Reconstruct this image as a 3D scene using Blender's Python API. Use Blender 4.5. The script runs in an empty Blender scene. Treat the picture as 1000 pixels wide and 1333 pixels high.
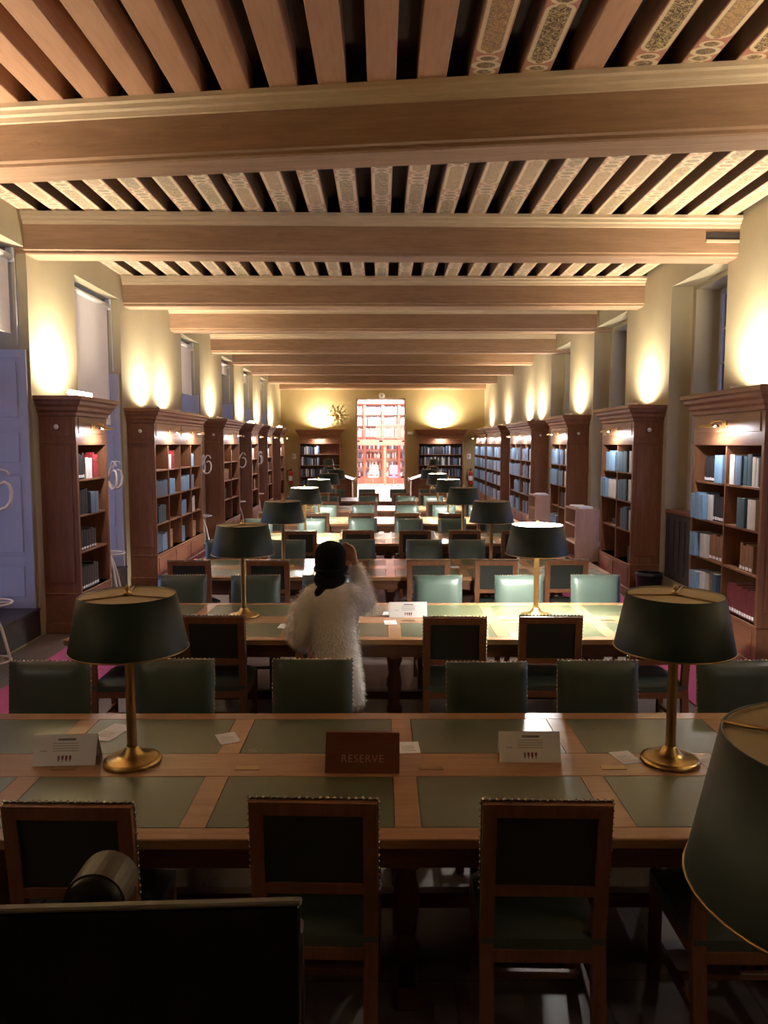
import bpy, bmesh, math, random
from mathutils import Vector, Matrix
R = math.radians
PI = math.pi
rnd = random.Random(7)
sc = bpy.context.scene
C = sc.collection

# ------------------------------------------------------------------ camera
cam = bpy.data.cameras.new('camera')
cam.sensor_fit = 'VERTICAL'; cam.sensor_height = 36.0; cam.lens = 27.0
cam.clip_start = 0.05; cam.clip_end = 200
co = bpy.data.objects.new('camera', cam); C.objects.link(co)
co.location = (0, 0, 2.22); co.rotation_euler = (R(90 - 5.1), 0, R(-0.17))
sc.camera = co
# ------------------------------------------------------------------ world: blue dusk
w = bpy.data.worlds.new('dusk'); sc.world = w; w.use_nodes = True
w.node_tree.nodes['Background'].inputs[0].default_value = (0.52, 0.54, 0.86, 1)
w.node_tree.nodes['Background'].inputs[1].default_value = 0.54
# ------------------------------------------------------------------ exposure
vs = sc.view_settings
vs.view_transform = 'Standard'; vs.look = 'None'; vs.gamma = 1; vs.use_curve_mapping = False
vs.exposure = 2.95
sc.cycles.max_bounces = 6; sc.cycles.diffuse_bounces = 4; sc.cycles.glossy_bounces = 3
sc.cycles.transparent_max_bounces = 10; sc.cycles.sample_clamp_indirect = 4.0
sc.cycles.use_denoising = True
sc.cycles.caustics_reflective = False; sc.cycles.caustics_refractive = False
# lamp powers (W)
UPLIGHT_W = 44.0; PICTURE_W = 1.3; TABLE_W = 32.0; ANNEX_W = 330.0
UP_COL = (1.0, 0.87, 0.67); PIC_COL = (1.0, 0.93, 0.97); TAB_COL = (1.0, 0.97, 0.91)

# ------------------------------------------------------------------ room numbers
HW = 4.0; XL = 3.93; Y0, Y1 = -2.2, 30.1; ZC = 4.93          # half width, ends, plank ceiling
BEAM_B, BEAM_T = 4.30, 4.735
WIN_TOP, SILL = 4.37, 0.34
LEFT_WIN = [(7.0, 8.71), (10.05, 11.75), (15.27, 16.8), (19.1, 20.65), (22.1, 23.6), (25.2, 26.6)]
RIGHT_WIN = [(5.3, 7.0), (9.07, 10.8), (12.72, 14.65), (16.5, 18.3)]

# ================================================================== helpers
class NT:
    """small wrapper for node trees"""
    def __init__(s, name):
        s.m = bpy.data.materials.new(name); s.m.use_nodes = True
        s.t = s.m.node_tree; s.t.nodes.clear()
        s.out = s.t.nodes.new('ShaderNodeOutputMaterial')
    def n(s, t, **kw):
        x = s.t.nodes.new('ShaderNode' + t)
        for k, v in kw.items(): setattr(x, k, v)
        return x
    def l(s, a, b): s.t.links.new(a, b)
    def math(s, op, a, b=None, c=None, clamp=False):
        x = s.n('Math', operation=op, use_clamp=clamp)
        for i, v in enumerate((a, b, c)):
            if v is None: continue
            if isinstance(v, (int, float)): x.inputs[i].default_value = v
            else: s.l(v, x.inputs[i])
        return x.outputs[0]
    def mix(s, f, a, b):
        x = s.n('Mix', data_type='RGBA')
        for i, v in ((0, f), (6, a), (7, b)):
            if isinstance(v, (int, float)): x.inputs[i].default_value = v
            elif isinstance(v, tuple): x.inputs[i].default_value = v + (1,)
            else: s.l(v, x.inputs[i])
        return x.outputs[2]
    def bsdf(s, col, rough=0.6, metal=0.0, spec=0.5, bump=None, bstr=0.2, bdist=0.01, **kw):
        b = s.n('BsdfPrincipled')
        if isinstance(col, tuple): b.inputs['Base Color'].default_value = col + (1,)
        else: s.l(col, b.inputs['Base Color'])
        if isinstance(rough, (int, float)): b.inputs['Roughness'].default_value = rough
        else: s.l(rough, b.inputs['Roughness'])
        b.inputs['Metallic'].default_value = metal
        b.inputs['Specular IOR Level'].default_value = spec
        for k, v in kw.items(): b.inputs[k.replace('_', ' ')].default_value = v
        if bump is not None:
            bn = s.n('Bump'); bn.inputs['Strength'].default_value = bstr; bn.inputs['Distance'].default_value = bdist
            s.l(bump, bn.inputs['Height']); s.l(bn.outputs[0], b.inputs['Normal'])
        s.l(b.outputs[0], s.out.inputs[0])
        return b
    def noise(s, vec, scale=5, detail=4, rough=0.55, dist=0.0):
        x = s.n('TexNoise'); x.inputs['Scale'].default_value = scale; x.inputs['Detail'].default_value = detail
        x.inputs['Roughness'].default_value = rough; x.inputs['Distortion'].default_value = dist
        if vec is not None: s.l(vec, x.inputs['Vector'])
        return x.outputs[0]
    def coords(s, kind='Object', scale=(1, 1, 1)):
        t = s.n('TexCoord'); mp = s.n('Mapping'); mp.inputs['Scale'].default_value = scale
        s.l(t.outputs[kind], mp.inputs[0]); return mp.outputs[0]
    def ramp(s, f, stops):
        r = s.n('ValToRGB'); e = r.color_ramp.elements
        e[0].position, e[0].color = stops[0][0], stops[0][1] + (1,)
        e[1].position, e[1].color = stops[-1][0], stops[-1][1] + (1,)
        for p, c in stops[1:-1]:
            q = e.new(p); q.color = c + (1,)
        s.l(f, r.inputs[0]); return r.outputs[0]

def m_wood(name, c1, c2, rough=0.45, axis=0, scale=1.0, bstr=0.12, spec=0.4, knots=False):
    t = NT(name); s = [9.0 * scale] * 3; s[axis] = 0.9 * scale
    v = t.coords('Object', tuple(s))
    a = t.noise(v, 2.2, 6, 0.6, 0.6); b = t.noise(v, 9.0, 3, 0.5)
    f = t.math('ADD', t.math('MULTIPLY', a, 0.7), t.math('MULTIPLY', b, 0.3))
    col = t.ramp(f, [(0.32, c1), (0.68, c2)])
    if knots:
        k = t.noise(t.coords('Object', (1.5, 1.5, 3)), 1.6, 5, 0.65)
        col = t.mix(t.math('MULTIPLY', t.math('SMOOTHSTEP', k, 0.55, 0.75) if False else t.math('GREATER_THAN', k, 0.68), 0.25), col, tuple(x * 0.6 for x in c1))
    t.bsdf(col, rough, 0, spec, f, bstr, 0.004); return t.m

def m_plain(name, c, rough=0.6, metal=0.0, spec=0.5, var=0.12, scale=8, bstr=0.0, **kw):
    t = NT(name); n = t.noise(t.coords(), scale, 4)
    col = t.mix(n, tuple(x * (1 - var) for x in c), tuple(min(1, x * (1 + var)) for x in c))
    t.bsdf(col, rough, metal, spec, n if bstr else None, bstr, 0.003, **kw); return t.m

def m_leather(name, c, rough=0.4):
    t = NT(name); v = t.coords()
    n = t.noise(v, 4, 5); vo = t.n('TexVoronoi'); vo.inputs['Scale'].default_value = 160; t.l(v, vo.inputs['Vector'])
    col = t.mix(n, tuple(x * 0.75 for x in c), tuple(x * 1.25 for x in c))
    rg = t.math('ADD', t.math('MULTIPLY', n, 0.18), rough - 0.08)
    t.bsdf(col, rg, 0, 0.5, vo.outputs['Distance'], 0.08, 0.001); return t.m

def m_emit(name, c, s):
    t = NT(name); e = t.n('Emission'); e.inputs[0].default_value = c + (1,); e.inputs[1].default_value = s
    t.l(e.outputs[0], t.out.inputs[0]); return t.m

def m_glass(name, tint=(0.9, 0.93, 1.0), refl=0.08):
    t = NT(name); tr = t.n('BsdfTransparent'); tr.inputs[0].default_value = tint + (1,)
    g = t.n('BsdfGlossy'); g.inputs['Roughness'].default_value = 0.02
    f = t.n('Fresnel'); f.inputs[0].default_value = 1.45
    mx = t.n('MixShader'); t.l(f.outputs[0], mx.inputs[0]); t.l(tr.outputs[0], mx.inputs[1]); t.l(g.outputs[0], mx.inputs[2])
    t.l(mx.outputs[0], t.out.inputs[0]); return t.m

def m_plaster(name, c):
    t = NT(name); v = t.coords()
    n = t.noise(v, 1.3, 6, 0.6); n2 = t.noise(v, 14, 5, 0.6)
    col = t.mix(n, tuple(x * 0.85 for x in c), tuple(min(1, x * 1.1) for x in c))
    t.bsdf(col, 0.85, 0, 0.2, n2, 0.12, 0.01); return t.m

def m_painted(fade=0.0):
    """polychrome joist: ovals and long cartouches with scrolls, repeated along the joist (object Y)"""
    t = NT('painted_joist' if fade == 0 else 'faded_painted_joist'); tc = t.n('TexCoord'); sp = t.n('SeparateXYZ'); t.l(tc.outputs['Object'], sp.inputs[0])
    oi = t.n('ObjectInfo')
    u = sp.outputs[0]
    yy = t.math('ADD', sp.outputs[1], t.math('MULTIPLY', oi.outputs['Random'], 5.0))
    P = 0.98
    v = t.math('MULTIPLY', t.math('FRACT', t.math('DIVIDE', yy, P)), P)       # 0..P
    def ell(cv, a, b):
        p = t.math('DIVIDE', u, a); q = t.math('DIVIDE', t.math('SUBTRACT', v, cv), b)
        return t.math('SQRT', t.math('ADD', t.math('MULTIPLY', p, p), t.math('MULTIPLY', q, q)))
    def box(cv, hx, hy, r):
        p = t.math('MAXIMUM', t.math('SUBTRACT', t.math('ABSOLUTE', u), hx - r), 0.0)
        q = t.math('MAXIMUM', t.math('SUBTRACT', t.math('ABSOLUTE', t.math('SUBTRACT', v, cv)), hy - r), 0.0)
        return t.math('DIVIDE', t.math('SQRT', t.math('ADD', t.math('MULTIPLY', p, p), t.math('MULTIPLY', q, q))), r)
    e1, e2, e3 = ell(.065, .058, .034), ell(.155, .074, .046), ell(.245, .058, .034)
    emin = t.math('MINIMUM', t.math('MINIMUM', e1, e2), e3)
    bx = box(.63, .072, .325, .05)
    nose = t.math('MINIMUM', ell(.31, .035, .03), ell(.955, .035, .03))
    frame_o = t.math('LESS_THAN', emin, 1.32); core_o = t.math('LESS_THAN', emin, 0.85)
    bb = t.math('MINIMUM', bx, t.math('ADD', nose, 0.1))
    frame_b = t.math('LESS_THAN', bb, 1.35); core_b = t.math('LESS_THAN', bb, 0.85)
    vec = tc.outputs['Object']
    arab = t.noise(vec, 34, 1.5, 0.5, 1.6)
    scroll = t.math('LESS_THAN', t.math('ABSOLUTE', t.math('SUBTRACT', arab, 0.5)), 0.055)
    n = t.noise(vec, 30, 5, 0.6)
    half = t.math('GREATER_THAN', t.math('FRACT', t.math('MULTIPLY', t.math('ADD', t.math('FLOOR', t.math('DIVIDE', yy, P)), t.math('MULTIPLY', oi.outputs['Random'], 7)), 0.5)), 0.45)
    ground = t.mix(half, (0.10, 0.065, 0.045), (0.42, 0.26, 0.11))
    gold = t.mix(half, (0.46, 0.33, 0.15), (0.22, 0.14, 0.10))
    core = t.mix(scroll, ground, gold)
    red = t.mix(n, (0.34, 0.11, 0.075), (0.46, 0.25, 0.17))
    cream = t.mix(n, (0.50, 0.38, 0.22), (0.68, 0.56, 0.36))
    oval = t.mix(scroll, (0.13, 0.09, 0.06), (0.33, 0.22, 0.12))
    c = t.mix(frame_o, red, cream); c = t.mix(frame_b, c, cream)
    c = t.mix(core_o, c, oval); c = t.mix(core_b, c, core)
    wear = t.math('GREATER_THAN', t.noise(vec, 7, 6, 0.7), 0.60)
    c = t.mix(t.math('MULTIPLY', wear, 0.55), c, (0.52, 0.40, 0.27))
    if fade: c = t.mix(fade, c, (0.66, 0.56, 0.42))  # cream mixed in: the uplighting on these joists is put into the colour
    # worn paint: sides stay bare brown wood
    ge = t.n('NewGeometry'); sn = t.n('SeparateXYZ'); t.l(ge.outputs['Normal'], sn.inputs[0])
    under = t.math('LESS_THAN', sn.outputs[2], -0.5)
    c = t.mix(under, (0.20, 0.13, 0.08), c)
    t.bsdf(c, 0.7, 0, 0.2, n, 0.15, 0.004); return t.m

M = {}
M['plaster'] = m_plaster('ochre_plaster', (0.41, 0.35, 0.22))
M['plaster_end'] = m_plaster('mustard_plaster', (0.44, 0.345, 0.165))
M['oak'] = m_wood('bookcase_oak', (0.155, 0.064, 0.030), (0.25, 0.110, 0.052), 0.42, 2)
M['oak_h'] = m_wood('bookcase_oak_level', (0.155, 0.064, 0.030), (0.25, 0.110, 0.052), 0.42, 0)
M['table'] = m_wood('table_oak', (0.33, 0.165, 0.075), (0.46, 0.25, 0.12), 0.26, 0, 1.0, 0.05, 0.5)
M['table_dark'] = m_wood('table_apron_oak', (0.12, 0.045, 0.022), (0.19, 0.075, 0.036), 0.4, 0)
M['chair_wood'] = m_wood('chair_walnut', (0.17, 0.068, 0.030), (0.26, 0.110, 0.048), 0.4, 2)
M['baize'] = m_leather('table_green_leather', (0.100, 0.112, 0.056), 0.30)
M['leather'] = m_leather('chair_green_leather', (0.058, 0.085, 0.070), 0.36)
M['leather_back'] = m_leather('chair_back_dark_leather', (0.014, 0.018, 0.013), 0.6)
M['brass'] = m_plain('brass', (0.62, 0.43, 0.16), 0.28, 1.0)
M['brass_dull'] = m_plain('aged_brass', (0.40, 0.26, 0.11), 0.36, 1.0)
M['nail'] = m_plain('brass_nail', (0.66, 0.58, 0.44), 0.22, 1.0)
M['shade'] = m_plain('dark_green_shade', (0.008, 0.020, 0.016), 0.52, 0, 0.35, 0.2)
M['shade_in'] = m_plain('shade_lining', (0.75, 0.70, 0.58), 0.7)
M['parch'] = m_plain('parchment_diffuser', (0.42, 0.33, 0.20), 0.7)
M['lit'] = m_emit('lit_diffuser', (1.0, 0.96, 0.86), 5.0)
M['bulb'] = m_emit('bulb_glow', (1.0, 0.95, 0.82), 12.0)
M['tube_glow'] = m_emit('uplight_glow', (1.0, 0.90, 0.68), 9.0)
M['beam'] = m_wood('ceiling_beam_wood', (0.25, 0.150, 0.090), (0.38, 0.240, 0.150), 0.7, 0, 0.6, 0.35, 0.2, True)
M['moulding'] = m_wood('beam_moulding_wood', (0.46, 0.36, 0.24), (0.60, 0.48, 0.34), 0.65, 0, 0.6, 0.3, 0.2)
M['joist'] = m_wood('plain_joist_wood', (0.36, 0.19, 0.11), (0.48, 0.275, 0.17), 0.7, 1, 0.5, 0.25, 0.2)
M['painted'] = m_painted(); M['painted_faded'] = m_painted(0.28)  # second copy is paler, carrying uplight in its colour
M['plank'] = m_wood('dark_ceiling_plank', (0.045, 0.026, 0.020), (0.09, 0.055, 0.042), 0.8, 1, 0.6)
M['shutter'] = m_plain('pale_shutter_paint', (0.40, 0.395, 0.44), 0.5, 0, 0.4, 0.06)
M['blind'] = m_plain('pale_blind_fabric', (0.76, 0.72, 0.70), 0.85, 0, 0.2, 0.05)
M['white_metal'] = m_plain('white_metal', (0.72, 0.70, 0.66), 0.4)
M['grey_frame'] = m_plain('window_frame_paint', (0.44, 0.43, 0.44), 0.5)
M['glass'] = m_glass('window_glass')
M['step'] = m_plain('dark_step_wood', (0.035, 0.028, 0.026), 0.5)
M['bent'] = m_plain('pale_bentwood', (0.60, 0.52, 0.46), 0.35)
M['paper'] = m_plain('white_paper', (0.88, 0.88, 0.90), 0.7, 0, 0.3, 0.03)
M['ink'] = m_plain('grey_ink', (0.22, 0.22, 0.23), 0.8)
M['ink_faint'] = m_plain('faint_ink', (0.50, 0.49, 0.49), 0.8)
M['ink_red'] = m_plain('dark_red_ink', (0.22, 0.05, 0.06), 0.8)
M['sign'] = m_wood('reserved_sign_wood', (0.115, 0.032, 0.013), (0.165, 0.050, 0.022), 0.4, 0)
M['sign_text'] = m_plain('carved_letter', (0.42, 0.24, 0.17), 0.6)
M['black'] = m_plain('black_plastic', (0.012, 0.012, 0.013), 0.35)
M['screen'] = m_plain('dark_screen', (0.006, 0.006, 0.007), 0.12)
M['grey_plastic'] = m_plain('grey_plastic', (0.22, 0.21, 0.20), 0.4)
M['olive'] = m_plain('olive_grey_metal', (0.075, 0.062, 0.050), 0.5, 0.0)
M['red_paint'] = m_plain('red_enamel', (0.50, 0.03, 0.04), 0.3)
M['hat'] = m_plain('black_knit', (0.009, 0.008, 0.010), 0.95, 0, 0.1, 0.3, 60, 0.5)
M['fur'] = m_plain('ivory_fur', (0.90, 0.87, 0.82), 0.9, 0, 0.1, 0.06, 20)
M['skin'] = m_plain('skin', (0.52, 0.30, 0.21), 0.55)
M['trousers'] = m_plain('dark_cloth', (0.02, 0.02, 0.025), 0.85)
M['carpet'] = m_plain('magenta_carpet', (0.50, 0.11, 0.24), 0.95, 0, 0.1, 0.12, 90, 0.4)
M['cart'] = m_wood('pale_cart_wood', (0.42, 0.26, 0.19), (0.52, 0.34, 0.26), 0.5, 2)
M['purple'] = m_plain('purple_fabric', (0.36, 0.12, 0.42), 0.8)
M['annex_wood'] = m_wood('annex_red_wood', (0.42, 0.10, 0.065), (0.54, 0.17, 0.11), 0.45, 2)
M['annex_wall'] = m_plain('annex_pale_wall', (0.78, 0.70, 0.66), 0.8)
M['annex_floor'] = m_plain('annex_pale_floor', (0.80, 0.70, 0.66), 0.35)

def m_floor():
    t = NT('polished_floor'); v = t.coords('Object')
    br = t.n('TexBrick'); br.inputs['Scale'].default_value = 1.0; br.offset = 0.5
    br.inputs['Mortar Size'].default_value = 0.006; br.inputs['Brick Width'].default_value = 0.6; br.inputs['Row Height'].default_value = 0.6
    br.inputs['Color1'].default_value = (0.17, 0.125, 0.105, 1); br.inputs['Color2'].default_value = (0.21, 0.16, 0.135, 1)
    br.inputs['Mortar'].default_value = (0.09, 0.07, 0.06, 1)
    t.l(v, br.inputs['Vector'])
    n = t.noise(v, 3, 6, 0.6)
    col = t.mix(t.math('MULTIPLY', n, 0.5), br.outputs[0], (0.12, 0.09, 0.08))
    t.bsdf(col, 0.32, 0, 0.5, n, 0.05, 0.004); return t.m
M['floor'] = m_floor()

class MB:
    """collects geometry for ONE mesh object"""
    def __init__(s): s.v = []; s.f = []; s.sm = []
    def add(s, vs, fs, smooth=False, mat=None):
        o = len(s.v)
        s.v += [tuple(mat @ Vector(p)) if mat else tuple(p) for p in vs]
        s.f += [tuple(i + o for i in f) for f in fs]; s.sm += [smooth] * len(fs); return s
    def box(s, x0, x1, y0, y1, z0, z1, b=0.0, mat=None):
        if x0 > x1: x0, x1 = x1, x0
        if y0 > y1: y0, y1 = y1, y0
        if z0 > z1: z0, z1 = z1, z0
        if b <= 0:
            return s.add([(x0, y0, z0), (x1, y0, z0), (x1, y1, z0), (x0, y1, z0), (x0, y0, z1), (x1, y0, z1), (x1, y1, z1), (x0, y1, z1)],
                         [(3, 2, 1, 0), (4, 5, 6, 7), (0, 1, 5, 4), (1, 2, 6, 5), (2, 3, 7, 6), (3, 0, 4, 7)], False, mat)
        b = min(b, (x1 - x0) * .45, (y1 - y0) * .45, (z1 - z0) * .45)
        vs = []; idx = {}
        for i, (X, sx) in enumerate(((x0, 1), (x1, -1))):
            for j, (Y, sy) in enumerate(((y0, 1), (y1, -1))):
                for k, (Z, sz) in enumerate(((z0, 1), (z1, -1))):
                    for a in range(3):
                        p = [X + sx * b, Y + sy * b, Z + sz * b]; p[a] = (X, Y, Z)[a]
                        idx[i, j, k, a] = len(vs); vs.append(tuple(p))
        fs = []
        for a in range(3):
            for e in (0, 1):
                o = [q for q in range(3) if q != a]; f = []
                for (m, n) in ((0, 0), (1, 0), (1, 1), (0, 1)):
                    c = [0, 0, 0]; c[a] = e; c[o[0]] = m; c[o[1]] = n; f.append(idx[c[0], c[1], c[2], a])
                fs.append(f)
            o = [q for q in range(3) if q != a]
            for m in (0, 1):
                for n in (0, 1):
                    f = []
                    for e, q in ((0, o[0]), (1, o[0]), (1, o[1]), (0, o[1])):
                        c = [0, 0, 0]; c[a] = e; c[o[0]] = m; c[o[1]] = n; f.append(idx[c[0], c[1], c[2], q])
                    fs.append(f)
        for i in (0, 1):
            for j in (0, 1):
                for k in (0, 1): fs.append([idx[i, j, k, a] for a in range(3)])
        cx = Vector(((x0 + x1) / 2, (y0 + y1) / 2, (z0 + z1) / 2)); out = []
        for f in fs:
            p = [Vector(vs[q]) for q in f]; n = (p[1] - p[0]).cross(p[2] - p[0])
            c = sum(p, Vector()) / len(p)
            out.append(tuple(f) if n.dot(c - cx) > 0 else tuple(reversed(f)))
        return s.add(vs, out, False, mat)
    def lathe(s, prof, n=24, mat=None, smooth=True, cap=True):
        vs = []; fs = []
        for r, z in prof:
            for k in range(n): a = 2 * PI * k / n; vs.append((r * math.cos(a), r * math.sin(a), z))
        for i in range(len(prof) - 1):
            for k in range(n):
                q = (k + 1) % n; fs.append((i * n + k, i * n + q, (i + 1) * n + q, (i + 1) * n + k))
        if cap:
            if prof[0][0] > 1e-5: fs.append(tuple(reversed(range(n))))
            if prof[-1][0] > 1e-5: fs.append(tuple((len(prof) - 1) * n + k for k in range(n)))
        return s.add(vs, fs, smooth, mat)
    def tube(s, pts, rad, n=8, closed=False, smooth=True):
        pts = [Vector(p) for p in pts]; m = len(pts)
        rs = rad if isinstance(rad, (list, tuple)) else [rad] * m
        vs = []; fs = []; prev = None
        for i, p in enumerate(pts):
            a = pts[(i - 1) % m] if (i > 0 or closed) else p; b = pts[(i + 1) % m] if (i < m - 1 or closed) else p
            d = (b - a).normalized() if (b - a).length > 1e-9 else Vector((0, 0, 1))
            if prev is None: u = d.orthogonal().normalized()
            else: u = (prev - d * prev.dot(d)).normalized()
            prev = u; w2 = d.cross(u)
            for k in range(n):
                t = 2 * PI * k / n; vs.append(tuple(p + (u * math.cos(t) + w2 * math.sin(t)) * rs[i]))
        for i in range(m if closed else m - 1):
            j = (i + 1) % m
            for k in range(n): q = (k + 1) % n; fs.append((i * n + k, i * n + q, j * n + q, j * n + k))
        if not closed:
            fs.append(tuple(reversed(range(n)))); fs.append(tuple((m - 1) * n + k for k in range(n)))
        return s.add(vs, fs, smooth)
    def ell(s, c, r, n=16, m=10, smooth=True, mat=None):
        vs = [(c[0], c[1], c[2] - r[2])]; fs = []
        for i in range(1, m):
            t = PI * i / m - PI / 2
            for k in range(n):
                a = 2 * PI * k / n
                vs.append((c[0] + r[0] * math.cos(t) * math.cos(a), c[1] + r[1] * math.cos(t) * math.sin(a), c[2] + r[2] * math.sin(t)))
        vs.append((c[0], c[1], c[2] + r[2])); T = len(vs) - 1
        for k in range(n):
            q = (k + 1) % n; fs.append((0, 1 + q, 1 + k)); fs.append((T, T - n + k, T - n + q))
            for i in range(m - 2): fs.append((1 + i * n + k, 1 + i * n + q, 1 + (i + 1) * n + q, 1 + (i + 1) * n + k))
        return s.add(vs, fs, smooth, mat)
    def prism(s, poly, a0, a1, axis=0, smooth=False):
        """poly of (p,q); extruded along axis (0: x with (y,z); 1: y with (x,z); 2: z with (x,y))"""
        n = len(poly)
        def pt(a, p, q): return (a, p, q) if axis == 0 else ((p, a, q) if axis == 1 else (p, q, a))
        vs = [pt(a0, p, q) for p, q in poly] + [pt(a1, p, q) for p, q in poly]
        ar = sum(poly[i][0] * poly[(i + 1) % n][1] - poly[(i + 1) % n][0] * poly[i][1] for i in range(n))
        flip = (ar > 0) != (axis != 1)
        if a1 < a0: flip = not flip
        fs = [tuple(reversed(range(n))), tuple(range(n, 2 * n))] + [(i, (i + 1) % n, (i + 1) % n + n, i + n) for i in range(n)]
        if flip: fs = [tuple(reversed(f)) for f in fs]
        return s.add(vs, fs, smooth)
    def mesh(s, name, mat):
        me = bpy.data.meshes.new(name); me.from_pydata(s.v, [], s.f)
        me.polygons.foreach_set('use_smooth', s.sm); me.materials.append(mat); me.update(); return me
    def build(s, name, mat, parent=None, loc=None, rz=0.0):
        o = bpy.data.objects.new(name, s.mesh(name, mat)); C.objects.link(o)
        if parent: o.parent = parent
        if loc: o.location = loc
        if rz: o.rotation_euler = (0, 0, rz)
        return o

def B(*a, **k): return MB().box(*a, **k)
def obj(name, me, parent=None, loc=None, rot=None, scale=None):
    o = bpy.data.objects.new(name, me); C.objects.link(o)
    if parent: o.parent = parent
    if loc: o.location = loc
    if rot: o.rotation_euler = rot
    if scale: o.scale = scale
    return o
def empty(name, loc=(0, 0, 0), rz=0.0):
    o = bpy.data.objects.new(name, None); o.empty_display_size = 0.1; C.objects.link(o)
    o.location = loc; o.rotation_euler = (0, 0, rz); return o
def tag(o, label, cat, group=None):
    o['label'] = label; o['category'] = cat
    if group: o['group'] = group
    return o
def struct(o): o['kind'] = 'structure'; return o
def copy_tree(o, parent=None):
    c = o.copy(); C.objects.link(c)
    if parent is not None: c.parent = parent
    for ch in [q for q in bpy.data.objects if q.parent == o]: copy_tree(ch, c)
    return c
def kids(o): return [q for q in o.children]
def light(name, kind, parent, loc, power, col, rot=(0, 0, 0), **kw):
    d = bpy.data.lights.new(name, kind); d.energy = power; d.color = col
    for k, v in kw.items(): setattr(d, k, v)
    o = bpy.data.objects.new(name, d); C.objects.link(o); o.parent = parent; o.location = loc; o.rotation_euler = rot
    return o
ORD = ['first', 'second', 'third', 'fourth', 'fifth', 'sixth', 'seventh', 'eighth']

# ================================================================== structure
fl = struct(B(-HW - 1.2, HW + 1.2, Y0 - .3, Y1 + .15, -.2, 0).build('floor', M['floor']))
def wall_side(name, s, wins):
    m = MB(); T = 1.0; H = XL if s < 0 else HW
    ys = Y0
    for a, b in wins:
        m.box(s * H, s * (H + T), ys, a, 0, ZC + .1)
        m.box(s * H, s * (H + T), a, b, WIN_TOP, ZC + .1)
        m.box(s * H, s * (H + T), a, b, 0, SILL if s > 0 else 0.02)
        if s > 0:                                   # second, narrower reveal near the glass
            m.box(s * (H + .30), s * (H + T), a, a + .10, SILL, WIN_TOP); m.box(s * (H + .30), s * (H + T), b - .10, b, SILL, WIN_TOP)
            m.box(s * (H + .30), s * (H + T), a + .1, b - .1, WIN_TOP - .06, WIN_TOP)
        ys = b
    m.box(s * H, s * (H + T), ys, Y1 + .3, 0, ZC + .1)
    return struct(m.build(name, M['plaster']))
wall_side('wall_left', -1, LEFT_WIN)
wall_side('wall_right', 1, RIGHT_WIN)
DX0, DX1, DZ = -1.0, 0.93, 3.97
m = MB(); m.box(-HW, DX0, Y1, Y1 + .3, 0, ZC + .1); m.box(DX1, HW, Y1, Y1 + .3, 0, ZC + .1); m.box(DX0, DX1, Y1, Y1 + .3, DZ, ZC + .1)
struct(m.build('wall_end', M['plaster_end']))
struct(B(-HW - 1, HW + 1, Y0 - .3, Y0, 0, ZC + .1).build('wall_back', M['plaster']))

# ceiling: planks, beams, joists
ceil = struct(B(-HW - 1, HW + 1, Y0 - .3, Y1 + .3, ZC + .02, ZC + .2).build('ceiling', M['plank']))
BEAMS = [(2.9, -9), (5.86, -7.2), (8.93, 1.0), (12.1, 0), (14.68, .3), (18.1, -.2), (20.72, 0), (23.7, .2), (27.1, 0), (29.95, 0)]
bw = .19
def bev(poly_w, L):
    ch = .035
    return MB().prism([(-bw, BEAM_T - .02), (-bw, BEAM_B + .045), (-bw + ch, BEAM_B + .035), (-bw + ch, BEAM_B + .012), (-bw + ch + .012, BEAM_B),
                       (bw - ch - .012, BEAM_B), (bw - ch, BEAM_B + .012), (bw - ch, BEAM_B + .035), (bw, BEAM_B + .045), (bw, BEAM_T - .02)], -L, L, 0)
beam_me = bev(0, HW + .45).mesh('beam', M['beam'])
mp = []
for sgn in (-1, 1):
    mp.append(MB().prism([(sgn * bw, BEAM_T - .125), (sgn * (bw + .015), BEAM_T - .12), (sgn * (bw + .02), BEAM_T - .085), (sgn * (bw + .045), BEAM_T - .075),
                          (sgn * (bw + .05), BEAM_T - .045), (sgn * (bw + .075), BEAM_T - .035), (sgn * (bw + .075), BEAM_T), (sgn * bw, BEAM_T)], -HW - .4, HW + .4, 0).mesh('cornice_moulding', M['moulding']))
beam_fill_me = B(-HW - .4, HW + .4, -.06, .06, BEAM_T - .02, ZC + .02).mesh('blocking', M['plank'])
for y, a in BEAMS:
    b = obj('beam', beam_me, ceil, (0, y, 0), (0, 0, R(a)))
    for q in mp: obj('cornice_moulding', q, b)
    obj('blocking', beam_fill_me, b)
for bq in [q for q in ceil.children if abs(q.location[1] - 8.93) < .01]:
    B(3.62, HW - .002, -bw - .006, -bw + .01, 4.49, 4.57).build('repair_patch', M['step'], bq)  # dark plate standing in for the shaded inside of a notch
    B(3.62, HW - .002, -bw - .014, -bw + .01, 4.455, 4.488, .004).build('repair_strip', M['moulding'], bq)  # lower lip of the notch
jw = .10
jb = MB().prism([(-jw, ZC + .02), (-jw, BEAM_T + .006), (-jw + .006, BEAM_T), (jw - .006, BEAM_T), (jw, BEAM_T + .006), (jw, ZC + .02)], -.5, .5, 1)
j_plain = jb.mesh('joist', M['joist'])
j_len = {}
N_J = 23; pitch = 2 * HW / N_J
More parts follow.
